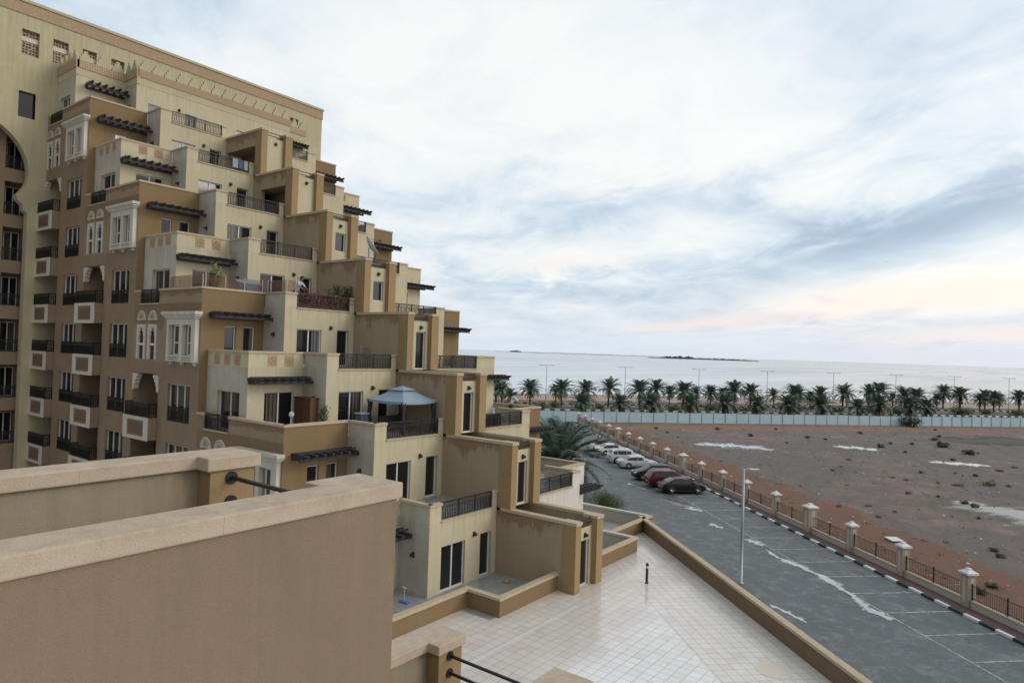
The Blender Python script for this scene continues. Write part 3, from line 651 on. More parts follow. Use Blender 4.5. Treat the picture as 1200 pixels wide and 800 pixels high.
# --- penthouse band and stepped merlons
def band(fr, u0, u1, parent):
    m = MB(); fbox(m, fr, u0, u1, F(6)+.50, F(6)+1.05, -.15, .06); m.build('carved_band', BAND, parent)
    m = MB(); fbox(m, fr, u0, u1, F(6), F(6)+.498, -.15, .02); m.build('parapet', TOWER, parent)
    m = MB(); n = max(1, int(round((u1-u0)/.92))); s_ = (u1-u0)/n
    for i in range(n):
        uc = u0+s_*(i+.5)
        for (hw, za, zb) in ((.36, 1.05, 1.30), (.24, 1.30, 1.52), (.12, 1.52, 1.74)): fbox(m, fr, uc-hw, uc+hw, F(6)+za, F(6)+zb, -.12, .04)
    m.build('merlons', TOWER, parent)
band(PF_(pa(6)), TQ+.05, A(6)+.06, bl); band(QF(A(6)), pa(6)+.02, PB, bl); band(PF_(PB), A(6)+.1, C(6)+.06, bl); band(QF(C(6)), PB+.02, PH, bl)
band(QF(I(6)), PH+.02, 36.4, bl)

# --- camera-side facade, strip by strip
for k in (5, 3, 1, -1):
    f0 = PF_(17.83); ur = A(k); ul = A(k)-7.44
    if k == 5: ul = TQ-.3
    for mlev in range(k, -4, -1):
        z0 = F(mlev-1) if mlev > -3 else 0; z1 = F(mlev); ops = []
        top = mlev == k
        if mlev > -3:
            wi = (ur-3.2, ur-.84, z0+.08, z0+2.08, .22)
            if top: ops = [(ur-7.0, ur-5.98, z0+.10, z0+2.05, .1), (ur-5.68, ur-4.66, z0+.10, z0+2.05, .1)]
            else: ops = [(ur-7.3, ur-4.24, z0+.02, z0+2.5, 1.35), wi]
        m = MB(); wall(m, f0, ul, ur, z0, z1, ops); m.build('wall', FACADE2 if top and k < 5 else FACADE, bl)
        if mlev <= -3: continue
        if top:
            for o in ops:                       # lobed arch windows with a fanlight above
                u0, u1 = o[0], o[1]; uc = (u0+u1)/2; hw = (u1-u0)/2
                m = MB(); fbox(m, f0, u0, u0+.2, z0+.1, z0+2.05, -.08, .03); fbox(m, f0, u1-.2, u1, z0+.1, z0+2.05, -.08, .03)
                fbox(m, f0, u0+.2, u1-.2, z0+1.84, z0+2.05, -.08, .028); fbox(m, f0, u0+.2, u1-.2, z0+.86, z0+1.0, -.08, .02)
                for sgn in (-1, 1):
                    for (cu, cz, r_) in ((.26, 1.74, .13), (.31, 1.50, .10)):
                        poly = [(uc+sgn*cu+r_*cos(a*pi/5), z0+cz+r_*sin(a*pi/5)) for a in range(10)]
                        m.add([f0.p(u, z, .022) for u, z in poly], [list(range(10))]); m.add([f0.p(u, z, -.06) for u, z in poly], [list(range(10))[::-1]])
                        m.add([f0.p(u, z, d) for d in (.022, -.06) for u, z in poly], [[i, (i+1) % 10, 10+(i+1) % 10, 10+i] for i in range(10)])
                fr_ = m.build('arched_window', TRIM, bl)
                gm = MB(); fbox(gm, f0, u0+.1, u1-.1, z0+.12, z0+2.0, -.16, -.09); gm.build('pane', GLASS, fr_)
                m = MB(); n = 12; zc = z0+2.28; pts = [(uc+hw*.98*cos(pi*i/n), zc+.55*sin(pi*i/n)) for i in range(n+1)]
                m.add([f0.p(u, z, .05) for u, z in pts] + [f0.p(u, z, 0) for u, z in pts], [list(range(n+1))] + [[i, i+1, n+2+i, n+1+i] for i in range(n)] + [[n, 0, n+1, 2*n+1]])
                fan = m.build('fanlight', TRIM, bl)
                m = MB()
                for i in range(1, 7): a_ = pi*i/7; m.bar(f0.p(uc, zc+.06, .055), f0.p(uc+hw*.8*cos(a_), zc+.06+.42*sin(a_), .055), .018)
                for r_ in (.5, .8):
                    for i in range(9): m.bar(f0.p(uc+hw*r_*cos(pi*i/9), zc+.05+.5*r_*sin(pi*i/9), .055), f0.p(uc+hw*r_*cos(pi*(i+1)/9), zc+.05+.5*r_*sin(pi*(i+1)/9), .055), .014)
                m.build('grille', NEARC, fan)
            # boxed bay window
            bz0, bz1 = z0+.08, z0+2.36; m = MB(); a, b2 = ur-3.1, ur-.12; D = .24
            for (u0, u1) in ((a, a+.22), ((a+b2)/2-.14, (a+b2)/2+.14), (b2-.42, b2)): fbox(m, f0, u0, u1, bz0, bz1, 0, D)
            for (u0, u1) in ((a+.22, (a+b2)/2-.14), ((a+b2)/2+.14, b2-.42)):
                fbox(m, f0, u0, u1, bz1-.34, bz1, 0, D-.003); fbox(m, f0, u0, u1, bz0+.02, bz0+.10, 0, D+.03); fbox(m, f0, u0, u1, bz0+.13, bz0+.22, 0, D-.02); fbox(m, f0, u0, u1, bz0+.25, bz0+.34, 0, D+.02)
            fbox(m, f0, a-.28, b2+.18, bz1+.10, bz1+.20, 0, D+.11); fbox(m, f0, a-.36, b2+.26, bz1+.20, bz1+.36, 0, D+.17); fbox(m, f0, a-.12, b2+.08, bz1+.002, bz1+.10, 0, D+.07)
            for u in (a+.3, (a+b2)/2, b2-.2): fbox(m, f0, u-.07, u+.07, bz0-.16, bz0-.002, 0, .16)
            bay = m.build('bay_window', TRIM, bl, bevel=.012)
            for (u0, u1) in ((a+.22, (a+b2)/2-.14), ((a+b2)/2+.14, b2-.42)):
                w_ = window(Fr((0, 17.83), (1, 0), (0, -1)), u0+.34, u1, bz0+.36, bz1-.36, bay, depth=-.03, leaves=1, bar_z=bz0+1.0)
        else:
            window(f0, *ops[1][:4], bl, depth=.2, leaves=3, name='window'); railing(f0, ur-3.14, ur-.9, z0+.1, z0+.88, bl, d=-.04, fancy=True)
            # balcony: dark loggia, door, projecting box with carved panel
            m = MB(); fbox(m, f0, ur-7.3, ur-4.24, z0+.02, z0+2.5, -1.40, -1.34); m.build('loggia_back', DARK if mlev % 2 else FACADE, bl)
            window(Fr((0, 17.83+1.34), (1, 0), (0, -1)), ur-5.6, ur-4.5, z0+.05, z0+2.1, bl, depth=-.02, leaves=2, name='door')
            m = MB(); fbox(m, f0, ur-7.2, ur-4.28, z0-1.10, z0+.12, -.01, .46); box = m.build('balcony', FACADE, bl)
            m = MB(); fbox(m, f0, ur-7.22, ur-4.26, z0-.05, z0+.14, .462, .50); fbox(m, f0, ur-7.22, ur-4.26, z0-1.12, z0-.93, .462, .50)
            for u in (ur-7.22, ur-4.26-.5): fbox(m, f0, u, u+.5, z0-.93, z0-.05, .462, .499)
            m.build('balcony_frame', TRIM, box)
            m = MB(); fbox(m, f0, ur-6.6, ur-4.88, z0-.82, z0-.16, .462, .478)
            for j in range(7): fbox(m, f0, ur-6.5, ur-4.98, z0-.80+j*.09, z0-.76+j*.09, .478, .495)
            m.build('balcony_panel', PANEL, box)
            railing(f0, ur-7.15, ur-4.33, z0+.12, z0+.9, bl, d=.42)
            fs = Fr((ur-4.33, 17.83), (0, -1), (1, 0)); railing(fs, 0, .42, z0+.12, z0+.9, bl, d=0, posts=2)
            fs = Fr((ur-7.15, 17.83), (0, -1), (1, 0)); railing(fs, 0, .42, z0+.12, z0+.9, bl, d=0, posts=2)
            if mlev == k-1:                    # white lobed brackets under the head
                for (uu, sg) in ((ur-7.3, 1), (ur-4.24, -1)):
                    m = MB(); prof = [(0, 0), (.62, 0), (.60, -.16), (.46, -.22), (.44, -.36), (.30, -.42), (.30, -.56), (.20, -.66), (.20, -.86), (.10, -.95), (0, -.95)]
                    pp = [(uu+sg*a_, z0+2.46+c_) for a_, c_ in prof]; n = len(pp)
                    m.add([f0.p(u, z, .03) for u, z in pp] + [f0.p(u, z, -.25) for u, z in pp], [list(range(n)), list(range(n, 2*n))[::-1]] + [[i, (i+1) % n, n+(i+1) % n, n+i] for i in range(n)])
                    m.build('bracket', TRIM, bl)
    # cream face of the block between this strip and the next, with its door
    if k-1 >= -2:
        z0, z1 = F(k-2), F(k-1); fb = PF_(18.27); m = MB(); ops = [(A(k)+1.02, A(k)+3.05, z0+.02, z0+1.98, .25)]
        wall(m, fb, A(k), A(k-1), z0, z1, ops); m.build('wall', PALE, bl); window(fb, *ops[0][:4], bl, depth=.22, name='door')
        for u in (.66, 1.60, 2.52): medallion(fb, A(k)+u, A(k)+u+.50, z1+.10, z1+.62, bl)
    m = MB(); wall(m, QF(A(k)), 17.83, 18.27, 0, F(k-1)-.002); m.build('wall', OCHRE, bl)
z0, z1 = F(5), F(6); m = MB(); ops = [(A(6)-2.6, A(6)-.9, z0+.02, z0+1.98, .25)]
wall(m, PF_(18.27), TQ, A(6), z0, z1, ops); m.build('wall', PALE, bl); window(PF_(18.27), *ops[0][:4], bl, depth=.22, name='door')

# --- tower behind, with the big arch at its near end
ZR = CZ+23.1
ft = QF(TQ); m = MB(); yc, zc, rr = 13.2, CZ+11.1, 3.58; jl, jr = 9.6, 16.8
arch = [(jr, 0.0), (jr, CZ+8.45), (16.55, CZ+8.62), (16.5, CZ+9.0), (16.2, CZ+9.25), (16.12, CZ+9.6), (16.25, CZ+9.75), (16.55, CZ+10.2), (16.72, CZ+10.6)]
arch += [(yc+rr*cos(pi*i/28), zc+rr*sin(pi*i/28)) for i in range(0, 29)]
arch += [(2*yc-y, z) for y, z in arch[8::-1]]
zt = CZ+15.0
half = len(arch)//2
outer_r = [(17.0, 0.0)] + [(17.0, z) for y, z in arch[1:half]]
for i in range(len(arch)-1):                  # spandrel between arch and a rectangle
    (y0, za), (y1, zb) = arch[i], arch[i+1]
    if i < 9: m.quad(ft.p(y0, za), ft.p(17.0, za), ft.p(17.0, zb), ft.p(y1, zb))
    elif i >= len(arch)-10: m.quad(ft.p(y0, za), ft.p(9.4, za), ft.p(9.4, zb), ft.p(y1, zb))
    else: m.quad(ft.p(y0, za), ft.p(y0, zt), ft.p(y1, zt), ft.p(y1, zb))
    m.quad(ft.p(y0, za), ft.p(y1, zb), ft.p(y1, zb, -.7), ft.p(y0, za, -.7))
m.quad(ft.p(16.78, zc), ft.p(17.0, zc), ft.p(17.0, zt), ft.p(16.78, zt)); m.quad(ft.p(9.62, zc), ft.p(9.4, zc), ft.p(9.4, zt), ft.p(9.62, zt))
wins = [(16.04, 17.09, CZ+19.35, CZ+21.1, .3), (17.93, 18.9, CZ+19.4, CZ+21.1, .3), (19.8, 20.75, CZ+19.5, CZ+21.1, .3), (21.75, 22.7, CZ+19.5, CZ+21.1, .3), (23.6, 24.5, CZ+19.5, CZ+21.1, .3), (37.3, 38.3, CZ+19.5, CZ+21.3, .3), (16.0, 17.1, CZ+15.0, CZ+16.8, .3)]
wall(m, ft, 4.0, 9.4, 0, zt); wall(m, ft, 17.0, 17.83, 0, CZ+19.0)
wall(m, ft, 4.0, 17.0, zt, CZ+19.0, [wins[6]]); wall(m, ft, 17.83, 41.0, 0, CZ+19.0); wall(m, ft, 4.0, 41.0, CZ+19.0, ZR, wins[:6])
m.build('tower_wall', TOWER, bl)
m = MB(); m.quad((TQ, 41, 0), (-75, 41, 0), (-75, 41, ZR), (TQ, 41, ZR)); m.quad((TQ, 4, 0), (-75, 4, 0), (-75, 4, ZR), (TQ, 4, ZR)); m.quad((-75, 4, 0), (-75, 41, 0), (-75, 41, ZR), (-75, 4, ZR)); m.build('tower_wall', TOWER, bl)
m = MB(); m.quad((TQ, 4, ZR-.1), (TQ, 41, ZR-.1), (-75, 41, ZR-.1), (-75, 4, ZR-.1)); m.build('roof', TILEG, bl)
m = MB(); fbox(m, ft, 4.0, 41.06, CZ+22.1, CZ+22.92, -.1, .06); fbox(m, Fr((0, 41), (1, 0), (0, 1)), -75, TQ+.058, CZ+22.1, CZ+22.92, -.1, .06); m.build('carved_band', BAND, bl)
m = MB(); fbox(m, ft, 4.0, 41.12, CZ+22.922, CZ+23.12, -.3, .14); m.build('cornice', TOWER, bl)
for i, o in enumerate(wins):
    m = MB(); fbox(m, ft, o[0], o[1], o[2], o[3], -.34, -.26); fr_ = m.build('carved_screen' if i < 6 else 'window', LATT if i < 6 else GLASS, bl)
    if i < 6:
        m = MB(); fbox(m, ft, o[0], o[1], o[3]-.75, o[3]-.45, -.255, -.22); m.build('screen_rail', TRIM, fr_)
# loggias inside the arch
fl = QF(TQ-1.2)
m = MB(); ops = [(13.4, 15.4, F(j)-.0, F(j)+2.25, 1.3) for j in range(-2, 5)] + [(15.76, 17.1, F(j)+.0, F(j)+2.3, 1.3) for j in range(-2, 5)] + [(10.5, 13.0, F(j), F(j)+2.25, 1.3) for j in range(-2, 5)]
wall(m, fl, 9.0, 17.6, 0, CZ+15.2, ops); m.build('wall', FACADE, bl)
m = MB(); m.quad(*[(TQ-2.4, y, z) for y, z in ((9, 0), (17.6, 0), (17.6, CZ+15.2), (9, CZ+15.2))]); m.build('loggia_back', FACADE, bl)
for j in range(-2, 5):
    for (u0, u1) in ((13.4, 15.4), (15.76, 17.1), (10.5, 13.0)):
        railing(fl, u0, u1, F(j)+.02, F(j)+.85, bl, d=.03)
        window(QF(TQ-2.38), u0+.35, u1-.05, F(j)+.02, F(j)+2.1, bl, depth=-.02, name='door')

# --- neighbouring wing the photograph is taken from: pairs of fin walls with pipe rails
nb = thing('apartment_building', 'near wing with tan fin walls, broad coping and black pipe rails in the foreground', 'building', (-6, 2, ZP))
for (k, y0, y1) in ((0, -9, 4.36), (-1, 4.36, 8.07), (-2, 8.07, 11.78)):
    zt_ = F(k)
    for (xo, sg, mat) in ((-4.56, -1, NEARW), (-7.42, 1, NEARC)):
        m = MB(); xi = xo+sg*.30; a, b2 = min(xo, xi), max(xo, xi); m.box(a, b2, y0, y1-.0, ZP, zt_-.148); m.build('fin_wall', mat, nb)
        xa = xo-sg*.03; xb = xo+sg*.37; xc = xo+sg*.60
        m = MB(); xp = xo+sg*.55; lo = xi
        m.box(min(lo, xp)+(.001 if sg > 0 else 0), max(lo, xp)-(.001 if sg < 0 else 0), y1-.52, y1-.003, ZP, zt_-.148); m.build('pier', PILLAR if sg > 0 else FACADE, nb)
        m = MB(); ys = y0-.3 if k == 0 else y0-.62
        if k < 0: ys = y0+.06
        m.prism([(xa, ys), (xa, y1+.05), (xc, y1+.05), (xc, y1-.58), (xb, y1-.58), (xb, ys)] if sg > 0 else [(xa, ys), (xb, ys), (xb, y1-.58), (xc, y1-.58), (xc, y1+.05), (xa, y1+.05)], zt_-.146, zt_)
        m.build('coping', COPEN, nb, bevel=.015)
    m = MB()
    for zz in (zt_-.24, zt_-.50):
        m.bar((-6.88, y1-.28, zz), (-5.1, y1-.28, zz), .024, 0, 10)
        for x in (-6.86, -5.12): m.bar((x-.012, y1-.28, zz), (x+.012, y1-.28, zz), .07, 0, 12)
    m.build('pipe_rail', IRON, nb)
    m = MB(); m.box(-7.1, -4.87, y1-.52, y1-.3, ZP, zt_-.95); m.build('wall', NEARC, nb)
    m = MB(); m.box(-6.9, -5.08, y1-.56, y1-.24, zt_-.948, zt_-.86); m.build('sill', COPE, nb)
    m = MB(); m.box(-7.1, -4.87, y0, y1-.53, zt_-1.2, zt_-1.1); m.build('terrace_floor', TILEG, nb)

#PART2
# private garden walls at the foot of the terraces
def gwall(pts, label, mats, parent_loc):
    t_ = thing('garden_wall', label, 'wall', parent_loc)
    zt_ = CZ-10.05
    for i in range(len(pts)-1):
        (x0, y0), (x1, y1) = pts[i], pts[i+1]; d = Vector((x1-x0, y1-y0)).normalized(); n = Vector((d.y, -d.x)); e = .09
        a = Vector((x0, y0)); b_ = Vector((x1, y1))
        first, last = i == 0, i == len(pts)-2
        aa = a+d*(e if not first else 0); bb = b_+d*(e if not last else 0)
        m = MB(); m.prism([tuple(aa-n*e), tuple(bb-n*e), tuple(bb+n*e), tuple(aa+n*e)], ZP, zt_-.122); m.build('wall', mats[i], t_)
        e2 = .15; aa = a+d*(e2 if not first else 0); bb = b_+d*(e2 if not last else 0)
        m = MB(); m.prism([tuple(aa-n*e2), tuple(bb-n*e2), tuple(bb+n*e2), tuple(aa+n*e2)], zt_-.12, zt_); m.build('coping', TRIM if mats[i] is GREENW else COPE, t_, bevel=.012)
    return t_
gwall([(-18.45, 5), (-18.45, 21.9), (-16.72, 21.9), (-16.72, 26.75)], 'low brown garden wall with pale coping stepping around a grey tiled patio', [OCHRE]*3, (-18, 15, ZP))
gwall([(-18.9, 34.1), (-16.75, 34.1), (-16.75, 29.2)][::-1], 'short brown garden wall beside the last pillar of the building', [OCHRE, GREENW], (-17, 32, ZP))
gwall([(-18.35, 34.3), (-18.35, 39.3), (-33, 39.3)], 'greenish white garden wall turning the far corner of the terrace', [OCHRE, GREENW], (-18.4, 37, ZP))
g = MB()
for (x0, x1, y0, y1) in ((-22.2, -18.54, 5, 21.4), (-20.3, -16.81, 21.4, 26.1), (-20.3, -16.84, 28.6, 33.98), (-21.6, -18.44, 34.2, 39.2)): g.quad(*[(x, y, ZP+.005) for x, y in ((x0, y0), (x1, y0), (x1, y1), (x0, y1))])
structure(g.build('patio_tiles', TILEG))

# small post light on the deck
BLACKM = pbr('black_metal', (.012, .012, .013), .45); STEEL = pbr('galvanised_steel', (.34, .38, .41), .45, .5)
bo = thing('bollard_light', 'short black bollard light standing alone on the tiled terrace', 'bollard', (-13.96, 29.8, ZP))
m = MB(); m.lathe([(.085, 0), (.085, .02), (.065, .03), (.065, .72)], (-13.96, 29.8, ZP), 16); m.build('post', BLACKM, bo, True)
m = MB(); m.lathe([(.055, .721), (.055, .83)], (-13.96, 29.8, ZP), 16); m.build('lens', pbr('frosted_lens', (.6, .6, .58), .3), bo)
m = MB(); m.lathe([(.075, .831), (.075, .90), (.05, .95), (.01, .97)], (-13.96, 29.8, ZP), 16); m.build('cap', BLACKM, bo, True)

# street lamp in the car park
x, y = -12.81, 40.08
sl = thing('street_lamp', 'tall grey steel street lamp in the car park behind the terrace wall', 'street lamp', (x, y, 0))
m = MB(); m.lathe([(.16, 0), (.16, .04), (.095, .06), (.085, 3), (.06, 6.68)], (x, y, 0), 12); m.build('pole', STEEL, sl, True)
m = MB(); d = Vector((cos(yaw+.25), sin(yaw+.25), 0)); p0 = Vector((x, y, 6.66)); m.bar(p0-d*.05, p0+d*.35, .03, 0, 8); m.build('arm', STEEL, sl)
m = MB(); p1 = p0+d*.3; s_ = Vector((-d.y, d.x, 0))*.13
m.add([p1-s_+Vector((0, 0, -.03)), p1+s_+Vector((0, 0, -.03)), p1+d*.72+s_*.7+Vector((0, 0, -.02)), p1+d*.72-s_*.7+Vector((0, 0, -.02)), p1-s_+Vector((0, 0, .07)), p1+s_+Vector((0, 0, .07)), p1+d*.72+s_*.7+Vector((0, 0, .03)), p1+d*.72-s_*.7+Vector((0, 0, .03))],
      [[0, 3, 2, 1], [4, 5, 6, 7], [0, 1, 5, 4], [1, 2, 6, 5], [2, 3, 7, 6], [3, 0, 4, 7]]); m.build('lamp_head', pbr('lamp_grey', (.5, .54, .56), .4), sl, bevel=.02)

# fence between car park and desert plot
PILC = stucco('fence_pillar_render', (.40, .345, .255), (.36, .31, .235), .6, .3); PILW = stucco('fence_panel_render', (.52, .50, .46), (.46, .44, .40), .6, .2)
WHITEC = pbr('white_cap', (.66, .67, .66), .6)
fe_ = thing('boundary_fence', 'cream pillared fence with white caps and thin black railings beside the car park', 'fence', rn(40, 30.25)+(0,))
def obox(m, r0, r1, n0, n1, z0, z1, mi=0): m.prism([rn(r0, n0), rn(r1, n0), rn(r1, n1), rn(r0, n1)], z0, z1, mi)
R0 = 33.05; SP = 4.98
rs = [R0+SP*i for i in range(-5, 19)]
for i, r in enumerate(rs):
    big = (i-5) in (3, 8, 13); hw = .36 if big else .25; h = 1.95 if big else 1.85; n0 = 30.25
    m = MB(); obox(m, r-hw, r+hw, n0-hw, n0+hw, 0, h); p_ = m.build('pillar', PILC, fe_)
    m = MB(); obox(m, r-hw*.45, r+hw*.45, n0-hw-.012, n0-hw-.002, .35, h-.15); obox(m, r-hw-.012, r-hw-.002, n0-hw*.45, n0+hw*.45, .35, h-.15); m.build('inset', PILW, p_)
    m = MB(); obox(m, r-hw-.09, r+hw+.09, n0-hw-.09, n0+hw+.09, h+.002, h+.12)
    a, b_ = hw+.05, hw*.45
    m.add([rn(r-a, n0-a)+(h+.12,), rn(r+a, n0-a)+(h+.12,), rn(r+a, n0+a)+(h+.12,), rn(r-a, n0+a)+(h+.12,), rn(r-b_, n0-b_)+(h+.25,), rn(r+b_, n0-b_)+(h+.25,), rn(r+b_, n0+b_)+(h+.25,), rn(r-b_, n0+b_)+(h+.25,)],
          [[0, 1, 5, 4], [1, 2, 6, 5], [2, 3, 7, 6], [3, 0, 4, 7], [4, 5, 6, 7]]); obox(m, r-b_, r+b_, n0-b_, n0+b_, h+.25, h+.31)
    m.build('cap', WHITEC, p_)
    if i+1 < len(rs):
        m = MB(); obox(m, r+hw, rs[i+1]-.25, 30.15, 30.35, 0, .42); m.build('plinth', PILW, fe_)
        m = MB(); obox(m, r+hw, rs[i+1]-.25, 30.12, 30.38, .422, .50); m.build('plinth_cap', COPE, fe_)
        m = MB(); ra, rb = r+hw+.02, rs[i+1]-.27
        for zz in (.60, 1.28): obox(m, ra, rb, 30.235, 30.265, zz, zz+.03)
        nb_ = int((rb-ra)/.13)
        for j in range(nb_+1): q = ra+(rb-ra)*j/nb_; obox(m, q-.007, q+.007, 30.243, 30.257, .502, 1.32)
        q = (ra+rb)/2; obox(m, q-.03, q+.03, 30.22, 30.28, .502, 1.45)
        for q in (ra+.02, rb-.02): obox(m, q-.025, q+.025, 30.22, 30.28, .502, 1.40)
        m.build('railing_panel', IRON, fe_)

# white site hoarding along the coast road
HOARD = pbr('hoarding_sheet', (.40, .56, .66), .45); t, b = tree(HOARD)
nz = noise(t, mapping(t, objc(t), (.5, .5, .3)), 1.0, 4, .6); L(t, mixc(t, nz, (.33, .49, .60), (.47, .63, .72)), b.inputs['Base Color'])
ho = thing('hoarding', 'long pale blue-white sheet hoarding closing the far side of the bare plot', 'fence', hd(60, 0)+(0,))
rnd = random.Random(5); a = -14.0; i = 0
while i < 92:
    wd = 2.55; m = MB(); dz = rnd.uniform(-.05, .05); to = rnd.uniform(-.04, .04)
    p = [hd(a+.03, 0), hd(a+wd-.03, 0)]; q = [hd(a+.03, .05), hd(a+wd-.03, .05)]
    m.add([p[0]+(.05,), p[1]+(.05,), hd(a+wd-.03, to)+(2.0+dz,), hd(a+.03, to)+(2.0+dz,), q[0]+(.05,), q[1]+(.05,), hd(a+wd-.03, .05+to)+(2.0+dz,), hd(a+.03, .05+to)+(2.0+dz,)],
          [[0, 1, 2, 3], [4, 7, 6, 5], [0, 4, 5, 1], [1, 5, 6, 2], [2, 6, 7, 3], [3, 7, 4, 0]])
    m.build('panel', HOARD, ho); a += wd; i += 1
HPOST = pbr('hoarding_post', (.16, .19, .21), .6)
for i in range(93): m = MB(); m.prism([hd(-14+2.55*i-.035, -.06), hd(-14+2.55*i+.035, -.06), hd(-14+2.55*i+.035, -.001), hd(-14+2.55*i-.035, -.001)], 0, 2.05); m.build('post', HPOST, ho)

# ------------------------------------------------------------------ vegetation
def leafmat(name, c1, c2, sc=2.0):
    m = pbr(name, c1, .6, spec=.3); t, b = tree(m)
    g_ = N(t, 'ShaderNodeNewGeometry'); n_ = noise(t, objc(t), sc, 3, .6)
    f = mathn(t, 'ADD', mathn(t, 'MULTIPLY', g_.outputs['Random Per Island'], .6), mathn(t, 'MULTIPLY', n_, .4))
    L(t, ramp(t, f, [(.2, c1), (.75, c2)]), b.inputs['Base Color']); return m
PALM = leafmat('palm_leaf', (.06, .10, .07), (.155, .22, .16), .6)
PALM2 = leafmat('grey_palm_leaf', (.082, .13, .108), (.19, .26, .225), .6)
DEADL = leafmat('dead_palm_leaf', (.09, .065, .04), (.20, .15, .095), .8)
TRUNK = pbr('palm_trunk', (.09, .062, .045), .95); t, b = tree(TRUNK); v_ = N(t, 'ShaderNodeTexVoronoi'); v_.inputs['Scale'].default_value = 6
L(t, mapping(t, objc(t), (1, 1, 1.8)), v_.inputs['Vector']); L(t, mixc(t, v_.outputs['Distance'], (.045, .032, .024), (.15, .11, .08)), b.inputs['Base Color']); bump(t, b, v_.outputs['Distance'], .8, .06)
def frond(m, base, azm, e0, length, droop, nl, lw, ll, rnd, mi=0, mr=1):
    """one feather leaf: arched rib with two rows of narrow leaflets"""
    seg = 9; p = Vector(base); e = e0; pts = [p.copy()]
    for i in range(seg):
        p = p+Vector((cos(azm)*cos(e), sin(azm)*cos(e), sin(e)))*(length/seg); e -= droop/seg*(.4+1.2*i/seg); pts.append(p.copy())
    for i in range(seg): m.bar(pts[i], pts[i+1], .022*length/3*(1-i/seg)+.006, mr, 3)
    for j in range(nl):
        s = .10+.89*j/(nl-1); f = s*seg; i = min(int(f), seg-1); q = pts[i].lerp(pts[i+1], f-i); tg = (pts[i+1]-pts[i]).normalized()
        sd_ = tg.cross(Vector((0, 0, 1)));
        if sd_.length < .05: sd_ = Vector((-sin(azm), cos(azm), 0))
        sd_.normalize(); upv = sd_.cross(tg); l_ = ll*(sin(pi*min(1, .12+s*.86)))**.6*rnd.uniform(.85, 1.1)
        for sg in (-1, 1):
            d = (tg*.62+sd_*sg*.72+upv*rnd.uniform(.05, .38)-Vector((0, 0, .12))).normalized(); wv = tg*lw*.5
            tip = q+d*l_-Vector((0, 0, l_*.10)); mid = q+d*l_*.5
            m.add([q-wv, q+wv, mid+wv*.9, tip, mid-wv*.9], [[0, 1, 2, 3, 4]], mi)
def palm(name, label, loc, H, R, nf, nl, seed, mat=PALM, group=None, lw=.07, dead=True, rtr=.22):
    rnd = random.Random(seed); t_ = thing(name, label, 'palm tree', loc, group); x, y, z = loc
    m = MB(); n = 7; lx, ly = rnd.uniform(-.05, .05)*H, rnd.uniform(-.05, .05)*H; pts = [(x+lx*(i/n)**1.6+rnd.uniform(-.03, .03), y+ly*(i/n)**1.6+rnd.uniform(-.03, .03), z+H*i/n) for i in range(n+1)]
    m.tube(pts, [rtr*1.25]+[rtr*(1.05-.15*i/n) for i in range(1, n)]+[rtr*1.35], 9)
    top = Vector(pts[-1])
    for i in range(26):                       # old leaf bases under the crown
        a = rnd.uniform(0, 6.28); zz = H-rnd.uniform(.1, min(1.3, H*.4)); m.bar((x+rtr*.9*cos(a), y+rtr*.9*sin(a), z+zz), (x+rtr*1.9*cos(a), y+rtr*1.9*sin(a), z+zz+.28), .05, 0, 4, .02)
    m.build('trunk', TRUNK, t_)
    m = MB()
    for i in range(nf):
        s = (i+.5)/nf; a = i*2.399+rnd.uniform(-.2, .2); e0 = RAD(84-88*s**1.05+rnd.uniform(-7, 7)); L_ = R*(.86+.22*sin(pi*s))*rnd.uniform(.88, 1.1)
        frond(m, top+Vector((cos(a)*.1, sin(a)*.1, .05)), a, e0, L_, RAD(58+40*s+rnd.uniform(-10, 12)), nl, lw, R*.24, rnd)
    if dead:
        for i in range(9): frond(m, top+Vector((0, 0, -.15)), rnd.uniform(0, 6.28), RAD(rnd.uniform(-62, -25)), R*rnd.uniform(.55, .8), RAD(40), nl//2, lw, R*.2, rnd, 2)
    m.build('crown', [mat, TRUNK, DEADL], t_)
    return t_
FAR = [(-96.4,136.0,6.7),(-94.8,145.1,5.3),(-88.1,137.4,6.5),(-84.2,142.5,7.1),(-82.3,150.1,7.3),(-73.9,150.5,7.6),(-73.8,159.5,7.6),(-75.4,171.6,5.1),(-67.2,161.1,7.5),(-69.6,176.2,5.5),(-65.3,175.0,6.2),(-61.7,174.5,5.8),(-58.8,174.6,7.0),(-56.1,179.0,7.2),(-54.1,193.4,5.2),(-47.4,188.4,7.2),(-48.3,196.4,5.6),(-46.2,199.8,4.5),(-42.7,195.9,6.9),(-37.8,199.0,7.4),(-39.8,215.3,5.0),(-32.7,207.1,7.6),(-31.4,213.7,7.5),(-30.1,231.2,4.7),(-25.0,214.5,7.1),(-22.7,218.0,7.0),(-19.1,233.2,5.0),(-18.0,240.2,6.9),(-13.3,232.8,7.6),(-9.1,244.1,5.3),(-7.9,246.0,6.7),(-5.6,239.9,6.7),(-4.5,251.4,4.9),(0.3,253.8,6.9)]
NEAR = [(-75.5,126.4,5.1),(-70.2,133.4,4.9),(-64.8,138.0,5.3),(-58.6,144.9,5.4),(-53.3,151.8,5.8),(-48.3,159.2,5.2),(-42.8,165.3,5.5),(-37.6,171.7,5.9),(-31.0,181.3,4.8),(-27.0,185.4,6.1),(-21.4,191.8,5.9),(-18.2,196.5,5.3)]
ORD = 'first second third fourth fifth sixth seventh eighth ninth tenth eleventh twelfth thirteenth fourteenth fifteenth sixteenth seventeenth eighteenth nineteenth twentieth'.split()
ORD += ['twenty-'+o for o in ORD[:9]]+['thirtieth']+['thirty-'+o for o in ORD[:9]]
